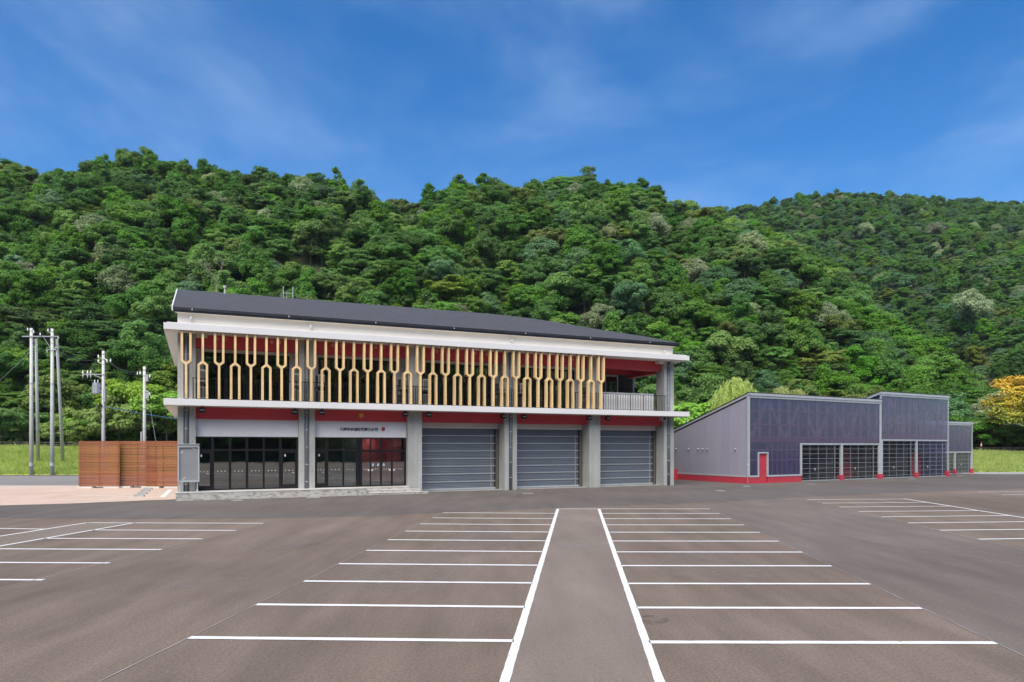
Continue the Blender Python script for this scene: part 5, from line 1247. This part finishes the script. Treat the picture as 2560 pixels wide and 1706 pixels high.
# willows
def willow_mesh(seed, Rr, H):
    r = np.random.default_rng(seed); Ps = []; Ns = []
    for _ in range(420):
        d = unit(r.normal(size=3) * np.array([1, 1, .6]) + np.array([0, 0, .5])); rad = r.uniform(.45, 1.0)
        p = np.array([d[0] * Rr * rad, d[1] * Rr * rad, H * .62 + abs(d[2]) * H * .36]); L = r.uniform(1.4, 4.2); n = int(L / .11)
        t_ = np.linspace(0, 1, n)[:, None]; out = np.array([d[0], d[1], 0]) * .5
        pp = p + out * np.minimum(t_ * 2, 1) * r.uniform(.4, 1.1) + np.array([0, 0, -1]) * L * t_ ** 1.25 + r.normal(0, .07, (n, 3))
        Ps.append(pp); Ns.append(unit(np.array([d[0], d[1], .5]) + .5 * r.normal(size=(n, 3))))
    P = np.concatenate(Ps); N = np.concatenate(Ns); n = len(P)
    t = unit(np.array([0, 0, -1.0]) + .35 * r.normal(size=(n, 3))); b = unit(np.cross(N, t)); s = r.uniform(.16, .30, n)[:, None]
    return tri_mesh('crown', np.stack([P - t * s, P - b * s * .28, P + t * s, P + b * s * .28], 1).reshape(-1, 3), 4)
M['willow'] = leafmat('leaves_willow', (.36, .44, .11), (.56, .62, .24), .4)
w1 = willow_mesh(5, 3.3, 9.0); w1.materials.append(M['willow']); w2 = willow_mesh(6, 2.7, 8.6); w2.materials.append(M['willow'])
Yw = 92.0
for xd, yd, me, s, lab in ((1692, 868, w1, 1.0, 'large pale weeping willow behind the translucent garage'), (1797, 882, w2, .85, 'smaller pale weeping willow behind the garage roof ridge'), (1834, 888, w2, .8, 'third pale weeping willow, the one nearest the tall garage block')):
    z0 = 2.3; h = EYE + (DH - yd) / DF * Yw - z0
    t = feature('willow_tree', lab, 'willow', at(xd, Yw), Yw, z0, me, trunk_mesh(70, 7, .22, 2.0), s, h / 8.9, xd * .37, 'willows behind the garage')
# autumn tree at the right edge
m = bpy.data.materials.new('autumn_leaves'); m.use_nodes = True; n = m.node_tree.nodes; l = m.node_tree.links; b = n['Principled BSDF']
tcn = n.new('ShaderNodeTexCoord'); sx = n.new('ShaderNodeSeparateXYZ'); l.new(tcn.outputs['Object'], sx.inputs[0])
no = n.new('ShaderNodeTexNoise'); no.inputs['Scale'].default_value = .7; no.inputs['Detail'].default_value = 5; l.new(tcn.outputs['Object'], no.inputs['Vector'])
ma = n.new('ShaderNodeMath'); ma.operation = 'MULTIPLY_ADD'; ma.inputs[1].default_value = 6.0; l.new(no.outputs['Fac'], ma.inputs[0]); l.new(sx.outputs['Z'], ma.inputs[2])
mr = n.new('ShaderNodeMapRange'); mr.inputs['From Min'].default_value = 5.0; mr.inputs['From Max'].default_value = 12.5; l.new(ma.outputs[0], mr.inputs['Value'])
rp = n.new('ShaderNodeValToRGB'); e = rp.color_ramp.elements; e[0].color = (.14, .22, .025, 1); e[0].position = .1; e[1].color = (.66, .42, .03, 1); e[1].position = .95
e2 = e.new(.45); e2.color = (.34, .35, .03, 1); e3 = e.new(.7); e3.color = (.56, .45, .03, 1)
l.new(mr.outputs['Result'], rp.inputs[0]); l.new(rp.outputs[0], b.inputs['Base Color']); b.inputs['Roughness'].default_value = .6
mpl = crown(91, 6.2, 1.0, 10.4, .13, m, nl=9, nb=24, nf=170, layered=.35, flat=.6, bough=.24, lobe=.46, spread=.52)
feature('autumn_tree', 'broad tree turning orange and yellow at the right edge above the guardrail', 'tree', at(2372, 93), 93.0, 2.2, mpl, trunk_mesh(91, 8, .28, 4.5), 1.0, 1.0, 1.0)
# bare pale tree above the roof
bt_ = MB(); rr = random.Random(3)
def branch(p, d, L, rad, dep):
    q = p + d * L; bt_.tube([p, p + d * L * .5 + Vector((rr.uniform(-.08, .08), rr.uniform(-.08, .08), .04)) * L, q], [rad, rad * .8, rad * .55], 5)
    if dep:
        for _ in range(3): branch(q - d * L * rr.uniform(0, .3), (d + Vector((rr.uniform(-.9, .9), rr.uniform(-.9, .9), rr.uniform(-.1, .5)))).normalized(), L * .62, rad * .5, dep - 1)
branch(Vector((0, 0, 0)), Vector((.05, 0, 1)), 3.2, .10, 4)
Yd = 99.0; X = at(498, Yd)
bo = bt_.build('bare_tree', mat('dead_wood', (.30, .25, .20), .9, .15)); bo.location = (X, Yd, EYE + (DH - 672) / DF * Yd - 1.0); tag(bo, 'small bare dead tree just above the station roof', 'tree')

# ------------------------------------------------------------------ thin summer haze over the whole valley
hz = MB().box(-500, 500, -440, 500, -1.2, 185.0)
hm = bpy.data.materials.new('valley_haze'); hm.use_nodes = True; hn = hm.node_tree.nodes; hl = hm.node_tree.links; hn.clear()
ho = hn.new('ShaderNodeOutputMaterial'); pv = hn.new('ShaderNodeVolumePrincipled'); pv.inputs['Density'].default_value = HAZE; pv.inputs['Color'].default_value = (.80, .88, 1.0, 1); pv.inputs['Anisotropy'].default_value = .1
hl.new(pv.outputs['Volume'], ho.inputs['Volume'])
tag(hz.build('haze', hm), 'thin bluish summer haze over the whole valley', 'haze', kind='stuff')
